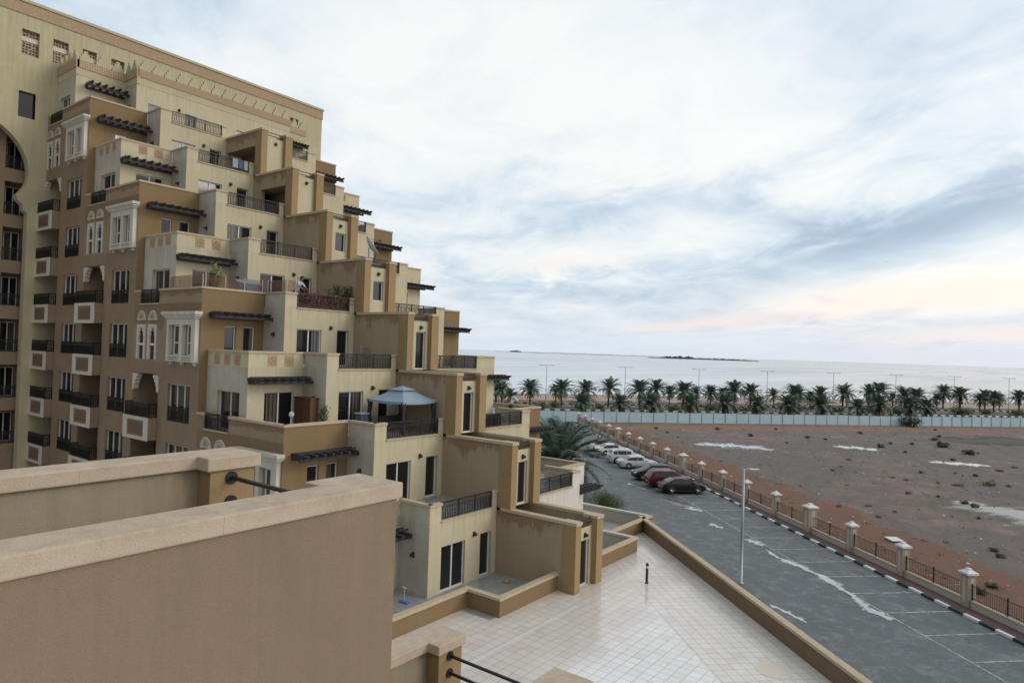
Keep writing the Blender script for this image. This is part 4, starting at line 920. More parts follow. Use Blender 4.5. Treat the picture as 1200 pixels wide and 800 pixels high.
protoA = [palm('date_palm', 'x', (0, 0, 0), 4.1+.25*(i%3-1), (3.8, 3.4, 4.1, 3.6, 3.9)[i], (42, 34, 46, 38, 30)[i], 26, 11+i, lw=.125, group='date palms along the coast road') for i in range(5)]
protoB = [palm('date_palm', 'x', (0, 0, 0), 2.2, 3.5, 42, 26, 31+i, lw=.125, group='date palms along the coast road') for i in range(3)]
rnd = random.Random(3)
for lst, protos, hh, txt in ((FAR, protoA, 7.2, 'date palm in the far row by the coast road, {} from the left'), (NEAR, protoB, 5.35, 'shorter dark palm close behind the white hoarding, {} from the left')):
    for i, (x, y, h) in enumerate(sorted(lst, key=lambda q: math.atan2(q[0], q[1]))):
        src = protos[i % len(protos)]; o = src if i < len(protos) else dup(src)
        s_ = h/hh; o.location = (x, y, .05); o.rotation_euler = (0, 0, rnd.uniform(0, 6.28)); o.scale = (s_*rnd.uniform(.95, 1.1),)*2+(s_,)
        o['label'] = txt.format(ORD[i])
for (x, y, h, lab) in ((-99, 128, 6.2, 'palm rising behind the building corner left of the coast road palms'), (-104, 132, 7.4, 'tallest palm showing just beside the edge of the building'), (-92, 122, 5.0, 'bushy short palm beside the building left of the hoarding end')):
    o = dup(protoA[1]); o.location = (x, y, 0); o.rotation_euler = (0, 0, x); o.scale = (h/7.2*1.1,)*2+(h/7.2,); o['label'] = lab
palm('date_palm', 'big grey-green palm spreading long fronds between the building and the parked cars', (-33.8, 52.7, 0), 3.0, 5.2, 46, 60, 77, PALM2, lw=.075, rtr=.3)
palm('date_palm', 'pale bluish palm half hidden behind the big palm near the building end', (-40.5, 58.5, 0), 1.9, 3.6, 34, 36, 78, PALM2, lw=.075, rtr=.25)

def leafball(m, c, rad, n, size, rnd, flat=.7, mi=0, shell=.55):
    for _ in range(n):
        d = Vector((rnd.gauss(0, 1), rnd.gauss(0, 1), rnd.gauss(0, 1))).normalized(); r = shell+(1-shell)*rnd.random()**.6
        k = 1+.28*sin(d.x*5+c[0])+.2*sin(d.y*7+c[1]*2)
        p = Vector((c[0]+d.x*rad*r*k, c[1]+d.y*rad*r*k, max(c[2]+d.z*rad*flat*r*k, .02)))
        nn = (d+Vector((rnd.uniform(-.8, .8), rnd.uniform(-.8, .8), rnd.uniform(-.4, .9)))).normalized(); a = nn.orthogonal().normalized(); b_ = nn.cross(a)
        an = rnd.uniform(0, 6.28); a, b_ = a*cos(an)+b_*sin(an), b_*cos(an)-a*sin(an); s_ = size*rnd.uniform(.6, 1.4)
        m.add([p-a*s_, p-b_*s_*.45, p+a*s_, p+b_*s_*.45], [[0, 1, 2, 3]], mi)
BUSHD = leafmat('dark_bush_leaf', (.022, .034, .02), (.055, .075, .042)); BUSHB = leafmat('dry_bush_leaf', (.10, .062, .035), (.20, .135, .075)); BUSHG = leafmat('bush_leaf', (.04, .065, .022), (.12, .15, .055))
REDL = leafmat('bougainvillea_leaf', (.10, .028, .035), (.20, .09, .075), 4); STEM = pbr('bush_stem', (.07, .05, .035), .9)
def shrub(name, label, cat, loc, rad, n, size, mat, group=None, flat=.7, seed=1, lobes=3):
    rnd = random.Random(seed); t_ = thing(name, label, cat, loc, group); x, y, z = loc
    m = MB()
    for i in range(lobes):
        a = rnd.uniform(0, 6.28); rr = rad*(.35 if lobes > 1 else 0)
        leafball(m, (x+rr*cos(a), y+rr*sin(a), z+rad*flat*rnd.uniform(.5, .75)), rad*rnd.uniform(.6, .85), n//lobes, size, rnd, flat)
    m.build('foliage', mat, t_)
    m = MB()
    for i in range(6): a = rnd.uniform(0, 6.28); m.bar((x, y, z), (x+rad*.5*cos(a), y+rad*.5*sin(a), z+rad*flat*.8), .03, 0, 4, .01)
    m.build('stem', STEM, t_); return t_
pd_ = shrub('desert_shrub', 'x', 'shrub', (0, 0, 0), .62, 240, .09, BUSHD, 'low shrubs dotted over the bare plot', .62, 2)
pb_ = shrub('desert_shrub', 'x', 'shrub', (0, 0, 0), .62, 200, .08, BUSHB, 'low shrubs dotted over the bare plot', .42, 3)
SH = [(-8.8,79.4,1.0,1),(-4.0,77.8,1.2,0),(-3.2,76.7,1.3,0),(-6.2,79.8,.5,0),(-7.2,112.1,1.1,0),(-7.0,89.0,.7,1),(-9.2,95.8,.9,0),(-11.3,88.8,.9,1),(-9.9,88.0,.9,1),(-5.9,98.5,.8,1),(-5.1,89.0,1.4,1),(-2.3,91.9,2.1,1),(-0.7,92.9,.9,1),(-11.5,145.7,1.1,0),(-36.2,116.3,1.5,0),(-28.5,122.5,1.3,0),(-25.8,122.5,1.0,0),(-29.2,111.9,.7,0),(-16.9,119.4,1.8,0),(-16.6,125.7,1.0,0),(-13.6,127.8,1.1,0),(-9.3,128.6,2.4,0),(-5.8,122.0,2.6,0),(-11.4,138.6,1.8,0),(-36.5,131.7,1.0,0),(-44.1,121.7,1.3,0),(-18.0,100.0,1.0,1),(-12.9,67.4,.7,1),(-10.8,69.6,.8,1),(-13.3,115.6,.9,0),(-17.6,92.6,.6,1),(-17.8,88.8,.9,1),(-1.2,59.8,.9,0),(-0.7,58.1,.9,0),(-1.1,49.8,1.0,0),(-1.5,48.0,1.1,0),(-9.3,65.3,.7,1),(-8.5,68.7,.5,1),(-3.8,98.4,1.0,0),(-1.8,105.5,1.3,1),(-23.2,138.6,1.4,0),(-.1,111.0,1.1,1),(-2.5,71.2,.5,0),(-13.2,160.2,1.0,0),(-52,113,1.0,0),(-48,109,.8,0),(-44,104,.7,1),(-30,85,.7,1)]
rnd = random.Random(9); used = {0: 0, 1: 0}
SH.sort(key=lambda q: q[0]**2+q[1]**2)
for x, y, wd, kind in SH:
    src = (pd_, pb_)[kind]; o = src if used[kind] == 0 else dup(src); used[kind] += 1
    o.location = (x, y, 0); o.rotation_euler = (0, 0, rnd.uniform(0, 6.28)); k = max(.45, wd*.72); o.scale = (k*rnd.uniform(.9, 1.3), k*rnd.uniform(.8, 1.1), k*rnd.uniform(.7, 1.0))
    o['label'] = ('dark green tuft' if kind == 0 else 'dry brown tuft')+' on the bare plot, {} nearest of its colour'.format(ORD[used[kind]-1] if used[kind] > 1 else 'the very')
shrub('acacia_bush', 'large green bush growing against the white hoarding', 'bush', (-18.2, 164.6, 0), 2.3, 1900, .14, BUSHD, None, .75, 21, 6)
pm_ = shrub('median_bush', 'x', 'bush', (0, 0, 0), 1.5, 900, .13, BUSHG, 'round bushes under the coast road palms', .75, 5, 4)
for i, (a, d, k, x_) in enumerate(((16, 28, 1.1, 0), (38, 27, 1.3, 0), (49, 28, 1.6, 0), (60, 30, .9, 0), (70, 27, 1.5, 0), (80, 29, 1.0, 0), (92, 28, 1.5, 0), (101, 27, 1.5, 0), (112, 29, 1.2, 0), (120, 27, 2.0, 0), (133, 31, 1.3, 0), (139, 28, 1.6, 0), (147, 30, 1.0, 0), (6, 28, 1.2, 0), (27, 31, 1.2, 0), (44, 31, 1.2, 0), (55, 27, 1.1, 0), (65, 31, 1.3, 0), (75, 31, 1.2, 0), (86, 31, 1.3, 0), (97, 31, 1.2, 0), (107, 30, 1.4, 0), (126, 31, 1.2, 0), (153, 28, 1.3, 0), (10, 31, 1.2, 0), (21, 29, 1.0, 0), (33, 30, 1.0, 0))):
    o = pm_ if i == 0 else dup(pm_); o.location = hd(a, d)+(.1,); o.rotation_euler = (0, 0, i*1.7); o.scale = (k*.95, k*.95, k*.72)
for i, o in enumerate(sorted([o for o in bpy.data.objects if o.name.startswith('median_bush')], key=lambda q: math.atan2(q.location.x, q.location.y))): o['label'] = 'round olive bush under the coast road palms, {} from the left'.format(ORD[i])
# loose stones and low scrub over the plot, far too many to count
rnd = random.Random(12); m = MB(); m2 = MB()
def plot_point():
    while True:
        r = rnd.uniform(10, 120); n = 31+rnd.random()**1.6*90; x, y = rn(r, n); d = (Vector((x, y))-H0).dot(HN)
        if d < -2: return x, y
for _ in range(2600):
    x, y = plot_point(); s_ = rnd.uniform(.03, .10) if rnd.random() < .93 else rnd.uniform(.10, .22)
    vs = [(x+s_*cos(a+rnd.uniform(-.4, .4))*rnd.uniform(.7, 1.2), y+s_*sin(a)*rnd.uniform(.7, 1.2), 0) for a in (0, 1.6, 3.1, 4.7)] + [(x+rnd.uniform(-.3, .3)*s_, y, s_*rnd.uniform(.5, .9))]
    m.add(vs, [[0, 1, 4], [1, 2, 4], [2, 3, 4], [3, 0, 4]])
STONE = pbr('pale_stones', (.36, .33, .30), .9); t, b = tree(STONE); g_ = N(t, 'ShaderNodeNewGeometry'); L(t, ramp(t, g_.outputs['Random Per Island'], [(.0, (.12, .10, .09)), (.6, (.34, .30, .27)), (1.0, (.58, .57, .55))]), b.inputs['Base Color'])
o = m.build('loose_stones', STONE); o['kind'] = 'stuff'; tag(o, 'loose pale stones and grit scattered over the bare plot', 'stones')
for _ in range(900):
    x, y = plot_point(); k = rnd.uniform(.08, .26)
    for j in range(9):
        a = rnd.uniform(0, 6.28); e = rnd.uniform(.3, 1.3); p = Vector((x+rnd.uniform(-k, k), y+rnd.uniform(-k, k), 0)); d = Vector((cos(a)*cos(e), sin(a)*cos(e), sin(e)))*k*rnd.uniform(.5, 1.1); w_ = Vector((-sin(a), cos(a), 0))*k*.14
        m2.add([p-w_, p+w_, p+d], [[0, 1, 2]])
SCRUB = leafmat('low_scrub_leaf', (.05, .05, .028), (.17, .13, .075)); o = m2.build('low_scrub', SCRUB); o['kind'] = 'stuff'; tag(o, 'thin low scrub sprouting all over the bare plot', 'scrub')
# clipped hedge and flowering shrub behind the garden wall
hg = thing('hedge', 'clipped dark green rounded hedge behind the greenish white garden wall', 'hedge', (-27.2, 50.2, 0)); m = MB(); rnd = random.Random(4)
for i in range(5): leafball(m, (-28.2+.5*i, 50.9-.35*i, .75), .95, 900, .06, rnd, .85, 0, .85)
m.build('foliage', BUSHG, hg); m = MB(); m.lathe([(.7, 0), (.85, .7), (.3, 1.3)], (-27.2, 50.2, 0), 10); m.build('core', BUSHD, hg)
fs_ = shrub('flowering_shrub', 'loose shrub with pinkish white flowers below the striped end canopy', 'shrub', (-25.8, 43.2, 0), 1.15, 900, .09, BUSHD, None, 1.0, 31, 4)
m = MB(); rnd = random.Random(6); leafball(m, (-25.8, 43.2, 1.2), 1.1, 200, .075, rnd, .9, 0, .9); m.build('flowers', pbr('pale_blossom', (.55, .40, .40), .7), fs_)

# coast road lamps
proto = None
for i, (x, y, h) in enumerate(((-94.2, 139.7, 9.8), (-81.2, 156.8, 9.9), (-68.1, 173.7, 10.0), (-56.1, 193.6, 9.9), (-42.5, 210.8, 9.8), (-28.4, 223.4, 9.9), (-15.2, 239.5, 9.9), (-2.2, 250.0, 9.9))):
    if proto is None:
        proto = thing('street_lamp', 'x', 'street lamp', (0, 0, 0), 'twin headed lamps along the coast road')
        m = MB(); m.lathe([(.15, 0), (.13, .1), (.07, 9.8)], (0, 0, 0), 8); m.build('pole', STEEL, proto, True)
        m = MB(); m.bar((-1.1, 0, 9.85), (1.1, 0, 9.85), .05, 0, 6); m.build('arm', STEEL, proto)
        for s_ in (-1, 1): m = MB(); m.box(s_*1.45-.45, s_*1.45+.45, -.14, .14, 9.82, 9.94); m.build('lamp_head', STEEL, proto, bevel=.03)
        o = proto
    else: o = dup(proto)
    o.location = (x, y, 0); o.rotation_euler = (0, 0, math.atan2(HD.y, HD.x)-.3); o['label'] = 'thin twin-headed lamp post above the coast road palms, {} from the left'.format(ORD[i])

# ------------------------------------------------------------------ parked cars
def paint(name, c, metal=.0):
    m = pbr(name, c, .28, metal); b = m.node_tree.nodes['Principled BSDF']; b.inputs['Coat Weight'].default_value = .08; b.inputs['Specular IOR Level'].default_value = .22; b.inputs['Coat Roughness'].default_value = .05; return m
TYRE = pbr('tyre', (.012, .012, .012), .8); RIM = pbr('wheel_rim', (.42, .44, .46), .35, .7); CGL = pbr('car_glass', (.010, .012, .014), .04); TAIL = pbr('tail_lamp', (.20, .012, .012), .2); HEADL = pbr('head_lamp', (.55, .58, .6), .12)
PLAST = pbr('black_plastic', (.016, .016, .017), .6); PLATE = pbr('number_plate', (.6, .6, .58), .5)
def car(label, loc, rz, pm, L_=4.5, W=1.78, H=1.45, kind='sedan', roof=None, group='cars parked along the boundary fence'):
    """x is forward"""
    t_ = thing('parked_car', label, 'car', (0, 0, 0), group); hw = W/2; a = L_/2
    if kind == 'sedan':
        st = [(-a, .52, .78, .86, .80), (-a+.08, .34, .92, .93, .90), (-a+.28, .26, .96, .98, .99), (-a+.50, .22, .97, 1.0, 1.06), (-a+1.30, .2, .95, 1.0, H-.05), (-.20, .2, .93, 1.0, H), (.34, .2, .92, 1.0, H-.05), (1.22, .2, .91, .99, .99), (1.6, .22, .88, .97, .91), (a-.35, .26, .80, .93, .84), (a-.08, .34, .70, .82, .72), (a, .42, .60, .72, .62)]
        gi = (3, 7)
    else:
        st = [(-a, .55, .92, .88, .95), (-a+.06, .38, 1.02, .95, 1.08), (-a+.14, .3, 1.06, .98, 1.12), (-a+.42, .26, 1.08, 1.0, H-.10), (-a+1.0, .24, 1.06, 1.0, H-.01), (-.05, .24, 1.04, 1.0, H), (.40, .24, 1.03, 1.0, H-.06), (1.02, .24, 1.02, .99, 1.12), (1.5, .26, 1.0, .97, 1.04), (a-.35, .30, .92, .94, .96), (a-.08, .38, .80, .85, .82), (a, .48, .68, .76, .70)]
        gi = (2, 7)
    m = MB(); rings = []
    for (x, zb, zm, k, zt) in st:
        w_ = hw*k; gh = zt > zm+.12; wt = w_*(.83 if gh else .88); r = []
        for sg in (1, -1):
            side = [(sg*w_*.92, zb), (sg*w_, zb+.16), (sg*w_, (zb+zm)/2+.08), (sg*w_*.965, zm), (sg*wt, zt-.06 if gh else zt-.012), (sg*wt*.86, zt)]
            r.append(side if sg == 1 else side[::-1])
        rings.append([(x, y, z) for y, z in r[0]] + [(x, 0, zt+(.02 if gh else .015))] + [(x, y, z) for y, z in r[1]])
    nr = len(rings[0])
    for i in range(len(rings)-1):
        for j in range(nr-1):
            glass = (j in (3, nr-5)) and gi[0] < i+1 and i < gi[1] and False
            m.quad(rings[i][j], rings[i+1][j], rings[i+1][j+1], rings[i][j+1])
    m.add(rings[0], [list(range(nr))[::-1]]); m.add(rings[-1], [list(range(nr))])
    body = m.build('body', pm, t_, True)
    md = body.modifiers.new('weld', 'WELD'); md.merge_threshold = .002
    md = body.modifiers.new('split', 'EDGE_SPLIT'); md.split_angle = RAD(42)
    # glazing: panes just proud of the cabin sides
    def P(i, j, lift=.006):
        x, y, z = rings[i][j]; return (x, y+(lift if y > 0 else -lift if y < 0 else 0), z+.002)
    def lerp(p, q, s): return tuple(p[i]+(q[i]-p[i])*s for i in range(3))
    for sg in (0, 1):
        lo, hi = (3, 4) if sg == 0 else (nr-4, nr-5)
        spans = [(gi[0], gi[0]+2, .42, .98), (gi[0]+2, gi[0]+3, .02, .96), (gi[0]+3, gi[1], .02, .80)] if kind == 'sedan' else [(gi[0]+1, gi[0]+2, .1, .94), (gi[0]+2, gi[0]+3, .02, .96), (gi[0]+3, gi[1], .02, .78)]
        m = MB()
        for i0, i1, s0, s1 in spans:
            for i in range(i0, i1):
                n = i1-i0; sa = s0 if i == i0 else 0; sb = s1 if i == i1-1 else 1
                if n > 1: sa, sb = (s0 if i == i0 else 0), (s1 if i == i1-1 else 1)
                a0, a1 = lerp(P(i, lo), P(i+1, lo), sa), lerp(P(i, lo), P(i+1, lo), sb); b0, b1 = lerp(P(i, hi), P(i+1, hi), sa), lerp(P(i, hi), P(i+1, hi), sb)
                m.quad(lerp(a0, b0, .06), lerp(a1, b1, .06), lerp(a1, b1, .92), lerp(a0, b0, .92))
        m.build('side_window', CGL, t_)
    for nm, i in (('rear_window', gi[0]), ('windscreen', gi[1]-1)):
        m = MB(); up_ = .016
        for (j0, j1) in ((5, 6), (6, 7)):
            a0, a1, b0, b1 = rings[i][j0], rings[i][j1], rings[i+1][j0], rings[i+1][j1]
            q = [lerp(a0, b0, .08), lerp(a1, b1, .08), lerp(a1, b1, .92), lerp(a0, b0, .92)]; m.quad(*[(x, y, z+up_) for x, y, z in q])
        m.build(nm, CGL, t_)
    wb = 1.32
    for wx in (-wb, wb):
        for sg in (-1, 1):
            r = .335 if kind == 'sedan' else .37; yo = sg*(hw-.02)
            m = MB(); n = 20; prof = [(r*.62, .0), (r*.9, .0), (r, .05), (r, .17), (r*.9, .21), (r*.62, .21)]
            vs = [];
            for rr, dy in prof:
                for k in range(n): an = 2*pi*k/n; vs.append((wx+rr*cos(an), yo+sg*(.03-dy), r+rr*sin(an)))
            m.add(vs, [[j*n+k, j*n+(k+1) % n, (j+1)*n+(k+1) % n, (j+1)*n+k] for j in range(5) for k in range(n)]); wh = m.build('wheel', TYRE, t_, True)
            m = MB(); m.add([(wx+r*.64*cos(2*pi*k/n), yo+sg*.005, r+r*.64*sin(2*pi*k/n)) for k in range(n)], [list(range(n))]); 
            for k in range(5): an = 2*pi*k/5; m.bar((wx, yo+sg*.022, r), (wx+r*.6*cos(an), yo+sg*.015, r+r*.6*sin(an)), .035, 1, 4)
            m.build('rim', [PLAST, RIM], wh)
            m = MB(); ro = r*1.16; pts = [(wx+ro*cos(pi*k/14), r+ro*sin(pi*k/14)) for k in range(15)]
            m.add([(x, sg*(hw+.004), z) for x, z in pts], [list(range(15))]); m.build('wheel_arch', PLAST, t_)
    for sg in (-1, 1):
        m = MB(); y0, y1 = sorted((sg*hw*.55, sg*hw*.88)); zt = .80 if kind == 'sedan' else .95
        m.box(-a-.012, -a+.20, y0, y1, zt-.14 if kind == 'sedan' else zt-.25, zt+.02); m.build('tail_lamp', TAIL, t_, bevel=.02)
        m = MB(); y0, y1 = sorted((sg*hw*.42, sg*hw*.76)); m.box(a-.26, a-.02, y0, y1, zt-.19, zt-.07); m.build('headlight', HEADL, t_, bevel=.02)
        m = MB(); y0, y1 = sorted((sg*(hw-.04), sg*(hw+.16))); m.box(.78, .92, y0, y1, .95 if kind == 'sedan' else 1.06, 1.07 if kind == 'sedan' else 1.2); m.build('mirror', pm, t_, bevel=.03)
    m = MB(); m.box(-a-.02, -a+.1, -hw*.8, hw*.8, .28, .42); m.box(a-.12, a+.01, -hw*.66, hw*.66, .30, .44); m.build('bumper', PLAST, t_, bevel=.03)
    m = MB(); m.box(-a-.03, -a-.005, -.24, .24, .56, .67); m.build('number_plate', PLATE, t_)
    m = MB()
    for sg in (-1, 1):
        for dx in (-.55, .35): m.box(dx, dx+.16, *sorted((sg*(hw+.002), sg*(hw+.025))), .80 if kind == 'sedan' else .92, .83 if kind == 'sedan' else .95)
        m.box(-1.0, 1.0, *sorted((sg*(hw-.02), sg*(hw+.012))), .27, .36)
    m.build('door_trim', PLAST, t_)
    if kind != 'sedan':
        m = MB()
        for sg in (-1, 1): m.bar((-a+.7, sg*hw*.70, H+.02), (.3, sg*hw*.70, H+.0), .022, 0, 6)
        m.build('roof_rail', roof or RIM, t_)
    t_.location = loc; t_.rotation_euler = (0, 0, rz)
    return t_
NOSE = RAD(45)
def park(r, n=25.85): return rn(r, n)+(.012,)
car('black saloon parked nearest of the row, its side towards the building', park(62.45), NOSE, paint('black_paint', (.010, .011, .013)), 4.45, 1.74, 1.44)
car('dark red estate with a silver roof rail beside the black saloon', park(65.35, 25.7), NOSE, paint('red_paint', (.10, .010, .014)), 4.75, 1.86, 1.68, 'suv')
car('dark grey and white hatchback facing the lane beside the red estate', park(68.9, 25.2), NOSE+pi, paint('dark_paint', (.02, .021, .028)), 4.3, 1.8, 1.62, 'suv')
car('silver saloon parked alone between two gaps in the row', park(75.9, 25.9), NOSE, paint('silver_paint', (.50, .55, .58), .3), 4.7, 1.8, 1.46)
car('white compact off-roader with dark rear lamps beside the silver saloon', park(79.6, 25.6), NOSE, paint('pearl_paint', (.52, .54, .56)), 4.4, 1.84, 1.64, 'suv')
car('white saloon half covered by the palm fronds, second from the far end', park(85.6, 25.9), NOSE, paint('white_paint', (.62, .65, .68)), 4.8, 1.84, 1.48)
car('white hatchback at the far end of the row behind the palm', park(88.9, 25.4), NOSE, paint('chalk_paint', (.58, .60, .62)), 4.3, 1.76, 1.5)

# ------------------------------------------------------------------ things on the balconies
BLUB = pbr('dull_blue_plastic', (.06, .09, .14), .5)
# gazebo
CANV = pbr('blue_grey_canvas', (.24, .325, .42), .8); NET = pbr('dark_net', (.03, .03, .035), .9)
gx0, gx1, gy0, gy1 = -27.15, -24.4, 23.55, 26.0; zf = F(-1); gz = zf+1.72; gc = ((gx0+gx1)/2, (gy0+gy1)/2)
ga = thing('gazebo', 'blue-grey canvas gazebo with a two tier roof on a middle terrace', 'gazebo', gc+(zf,))
m = MB(); cs = [(gx0, gy0), (gx1, gy0), (gx1, gy1), (gx0, gy1)]; k = .30; mid = [(gc[0]+(x-gc[0])*k, gc[1]+(y-gc[1])*k) for x, y in cs]
for i in range(4):
    j = (i+1) % 4; n = 6
    for s in range(n):
        def pt(u, v):
            ax = cs[i][0]+(cs[j][0]-cs[i][0])*u; ay = cs[i][1]+(cs[j][1]-cs[i][1])*u; bx = mid[i][0]+(mid[j][0]-mid[i][0])*u; by = mid[i][1]+(mid[j][1]-mid[i][1])*u
            return (ax+(bx-ax)*v, ay+(by-ay)*v, gz+.48*v-.07*sin(pi*v)-.05*sin(pi*u)*(1-v))
        u0, u1 = s/n, (s+1)/n
        for v in range(4): m.quad(pt(u0, v/4), pt(u1, v/4), pt(u1, (v+1)/4), pt(u0, (v+1)/4))
        a_, b_ = pt(u0, 0), pt(u1, 0); m.quad(a_, b_, (b_[0], b_[1], b_[2]-.13), (a_[0], a_[1], a_[2]-.13))
    t2 = [(gc[0]+(x-gc[0])*.40, gc[1]+(y-gc[1])*.40) for x, y in cs]
    m.add([t2[i]+(gz+.49,), t2[j]+(gz+.49,), gc+(gz+.70,)], [[0, 1, 2]])
m.build('canopy', CANV, ga)
for (x, y) in cs:
    sx = 1 if x < gc[0] else -1; sy = 1 if y < gc[1] else -1
    m = MB(); m.box(*sorted((x+sx*.05, x+sx*.11)), *sorted((y+sy*.05, y+sy*.11)), zf, gz-.02); p_ = m.build('post', IRON, ga)
    m = MB(); m.lathe([(.16, 1.66), (.11, 1.25), (.07, .95), (.13, .6), (.15, .15)], (x+sx*.14, y+sy*.14, zf), 9); m.build('curtain', NET, p_, True)
    m = MB()
m = MB(); m.box(-26.6, -26.0, 24.0, 25.6, zf+.3, zf+.42); m.box(-26.7, -26.6, 24.0, 25.6, zf+.3, zf+.8); 
for (x, y) in ((-26.6, 24.05), (-26.1, 24.05), (-26.6, 25.5), (-26.1, 25.5)): m.box(x-.03, x+.03, y-.03, y+.03, zf, zf+.3)
sb = m.build('bench', WOODD); tag(sb, 'dark bench standing under the blue-grey gazebo', 'bench')
# wooden cabinet, fan, plant
cb = thing('cabinet', 'tall brown timber cabinet standing beside the sliding window on a terrace', 'cabinet', (-28.9, 21.1, F(-1)))
m = MB(); m.box(-29.55, -28.25, 20.88, 21.34, F(-1)+.02, F(-1)+1.68); m.box(-29.6, -28.2, 20.83, 21.37, F(-1)+1.682, F(-1)+1.74); m.build('carcass', WOODB, cb)
for (a_, b_) in ((-29.5, -28.92), (-28.88, -28.3)): m = MB(); m.box(a_, b_, 20.85, 20.878, F(-1)+.08, F(-1)+1.2); m.box(a_, b_, 20.85, 20.878, F(-1)+1.24, F(-1)+1.62); m.build('door', WOODB, cb)
WPL = pbr('white_plastic', (.36, .42, .50), .4)
fn = thing('pedestal_fan', 'white pedestal fan standing on a terrace in front of the glass door', 'fan', (-28.0, 19.6, F(-1)))
m = MB(); m.lathe([(.2, 0), (.2, .03), (.03, .05), (.02, .85)], (-28.0, 19.6, F(-1)), 12); m.build('stand', WPL, fn)
m = MB(); m.lathe([(.03, -.02), (.14, .0), (.15, .04), (.08, .09), (.03, .09)], (0, 0, 0), 16); m.v = [(-28.0+z+.02, 19.6+x, F(-1)+1.02+y) for x, y, z in m.v]; m.build('cage', WPL, fn)
POT = pbr('terracotta_pot', (.20, .085, .05), .8)
def potted(label, x, y, z, h, rad, mat, seed, cat='potted plant', pr=.18):
    t_ = thing('potted_plant', label, cat, (x, y, z)); m = MB(); m.lathe([(pr*.75, 0), (pr, .3), (pr*1.08, .3), (pr*1.08, .34), (pr*.9, .34)], (x, y, z), 14); m.build('pot', POT, t_)
    m = MB(); rnd = random.Random(seed)
    for i in range(3): leafball(m, (x+rnd.uniform(-.1, .1), y+rnd.uniform(-.1, .1), z+.34+(h-.34)*(.3+.3*i)), rad*rnd.uniform(.7, 1), 130, .07, rnd, (h-.34)/rad*.32, 0, .2)
    m.build('foliage', mat, t_); return t_
potted('tall green potted plant on the terrace beside the timber cabinet', -27.3, 21.0, F(-1), 1.35, .34, BUSHG, 3)
potted('leafy green plant against the fin wall behind the planted railing, left one', -32.6, 25.6, F(1), 1.5, .35, BUSHG, 4)
potted('wide green plant spilling over the end pier of the planted railing', -31.75, 25.75, F(1), 1.4, .48, BUSHD, 5)
potted('green plant against the fin wall between two others behind the planted railing', -32.1, 24.9, F(1), 1.2, .4, BUSHG, 6)
potted('light green shrub in a pot behind the trellis at the corner of a terrace', -33.9, 18.9, F(1), 2.0, .42, leafmat('lime_leaf', (.10, .16, .03), (.22, .30, .08)), 7)
# bougainvillea growing through the railing of that terrace
for i, (yc_, lab) in enumerate(((22.9, 'reddish creeper growing over the left end of the planted railing'), (24.2, 'reddish creeper growing over the middle of the planted railing'), (25.3, 'reddish creeper growing over the right end of the planted railing'))):
    t_ = thing('creeper', lab, 'climbing plant', (-31.75, yc_, F(1)), 'red creepers along one terrace railing'); m = MB(); rnd = random.Random(40+i)
    for j in range(4): leafball(m, (-31.72+rnd.uniform(-.08, .08), yc_-.5+.33*j, F(1)+.62+rnd.uniform(-.1, .1)), .42, 170, .055, rnd, 1.0, 0, .2)
    m.build('foliage', REDL, t_)
    m = MB()
    for j in range(5): m.bar((-31.8, yc_-.5+.25*j, F(1)+.03), (-31.72, yc_-.55+.28*j, F(1)+.7), .015, 0, 4)
    m.build('stem', STEM, t_)
    m = MB(); m.box(-31.95, -31.68, yc_-.6, yc_+.55, F(1)+.01, F(1)+.28); m.build('trough', POT, t_)
# bamboo trellis round the corner terrace
TREL = pbr('brown_trellis', (.16, .085, .06), .8); TPOST = pbr('trellis_post', (.42, .33, .26), .7)
tr = thing('trellis_fence', 'brown lattice trellis with pale posts standing on a terrace corner parapet', 'fence', (-33.5, 19, F(1)+PT))
zt_ = F(1)+PT+.004
def trellis(fr, u0, u1, d):
    m = MB(); h = .62; n = int((u1-u0)/.16)
    for i in range(-4, n+1):
        for sg in (0, 1):
            a0 = u0+i*.16+(0 if sg == 0 else h); a1 = a0+(h if sg == 0 else -h); za, zb = 0, h
            lo, hi = min(a0, a1), max(a0, a1)
            if lo < u0-.001 or hi > u1+.001:
                if hi <= u0 or lo >= u1: continue
                if sg == 0: s0 = max(0, (u0-a0)/h); s1 = min(1, (u1-a0)/h)
                else: s0 = max(0, (a0-u1)/h); s1 = min(1, (a0-u0)/h)
                if s1 <= s0: continue
                m.bar(fr.p(a0+(a1-a0)*s0, zt_+h*s0, d), fr.p(a0+(a1-a0)*s1, zt_+h*s1, d), .017, 0, 3)
            else: m.bar(fr.p(a0, zt_, d), fr.p(a1, zt_+h, d), .017, 0, 3)
    m.build('lattice', TREL, tr)
    k = max(2, int((u1-u0)/1.0)+1)
    for i in range(k): u = u0+.03+(u1-u0-.06)*i/(k-1); m = MB(); fbox(m, fr, u-.025, u+.025, zt_, zt_+.66, d-.025, d+.025); m.build('post', TPOST, tr)
trellis(PF_(17.83), A(1)-3.6, A(1)-.1, -.08); trellis(QF(A(1)), 18.0, 21.3, -.08); trellis(PF_(21.4), A(1)+.1, C(1)-.15, -.08); trellis(QF(C(1)), 21.5, 22.1, -.08)
tn_ = thing('canopy_tent', 'blue-grey canvas side tent behind the trellis on a terrace', 'tent', (-32.4, 20.9, F(1)))
m = MB(); za = F(1)
m.quad((-34.2, 20.0, za+1.45), (-34.2, 21.3, za+1.45), (-33.5, 21.3, za+1.2), (-33.5, 20.0, za+1.2)); m.quad((-33.5, 20.0, za+1.2), (-33.5, 21.3, za+1.2), (-33.5, 21.3, za+.7), (-33.5, 20.0, za+.7)); m.build('canopy', CANV, tn_)
for y in (20.05, 21.25): m = MB(); m.bar((-33.52, y, za), (-33.52, y, za+1.2), .02, 0, 6); m.build('post', ALU, tn_)
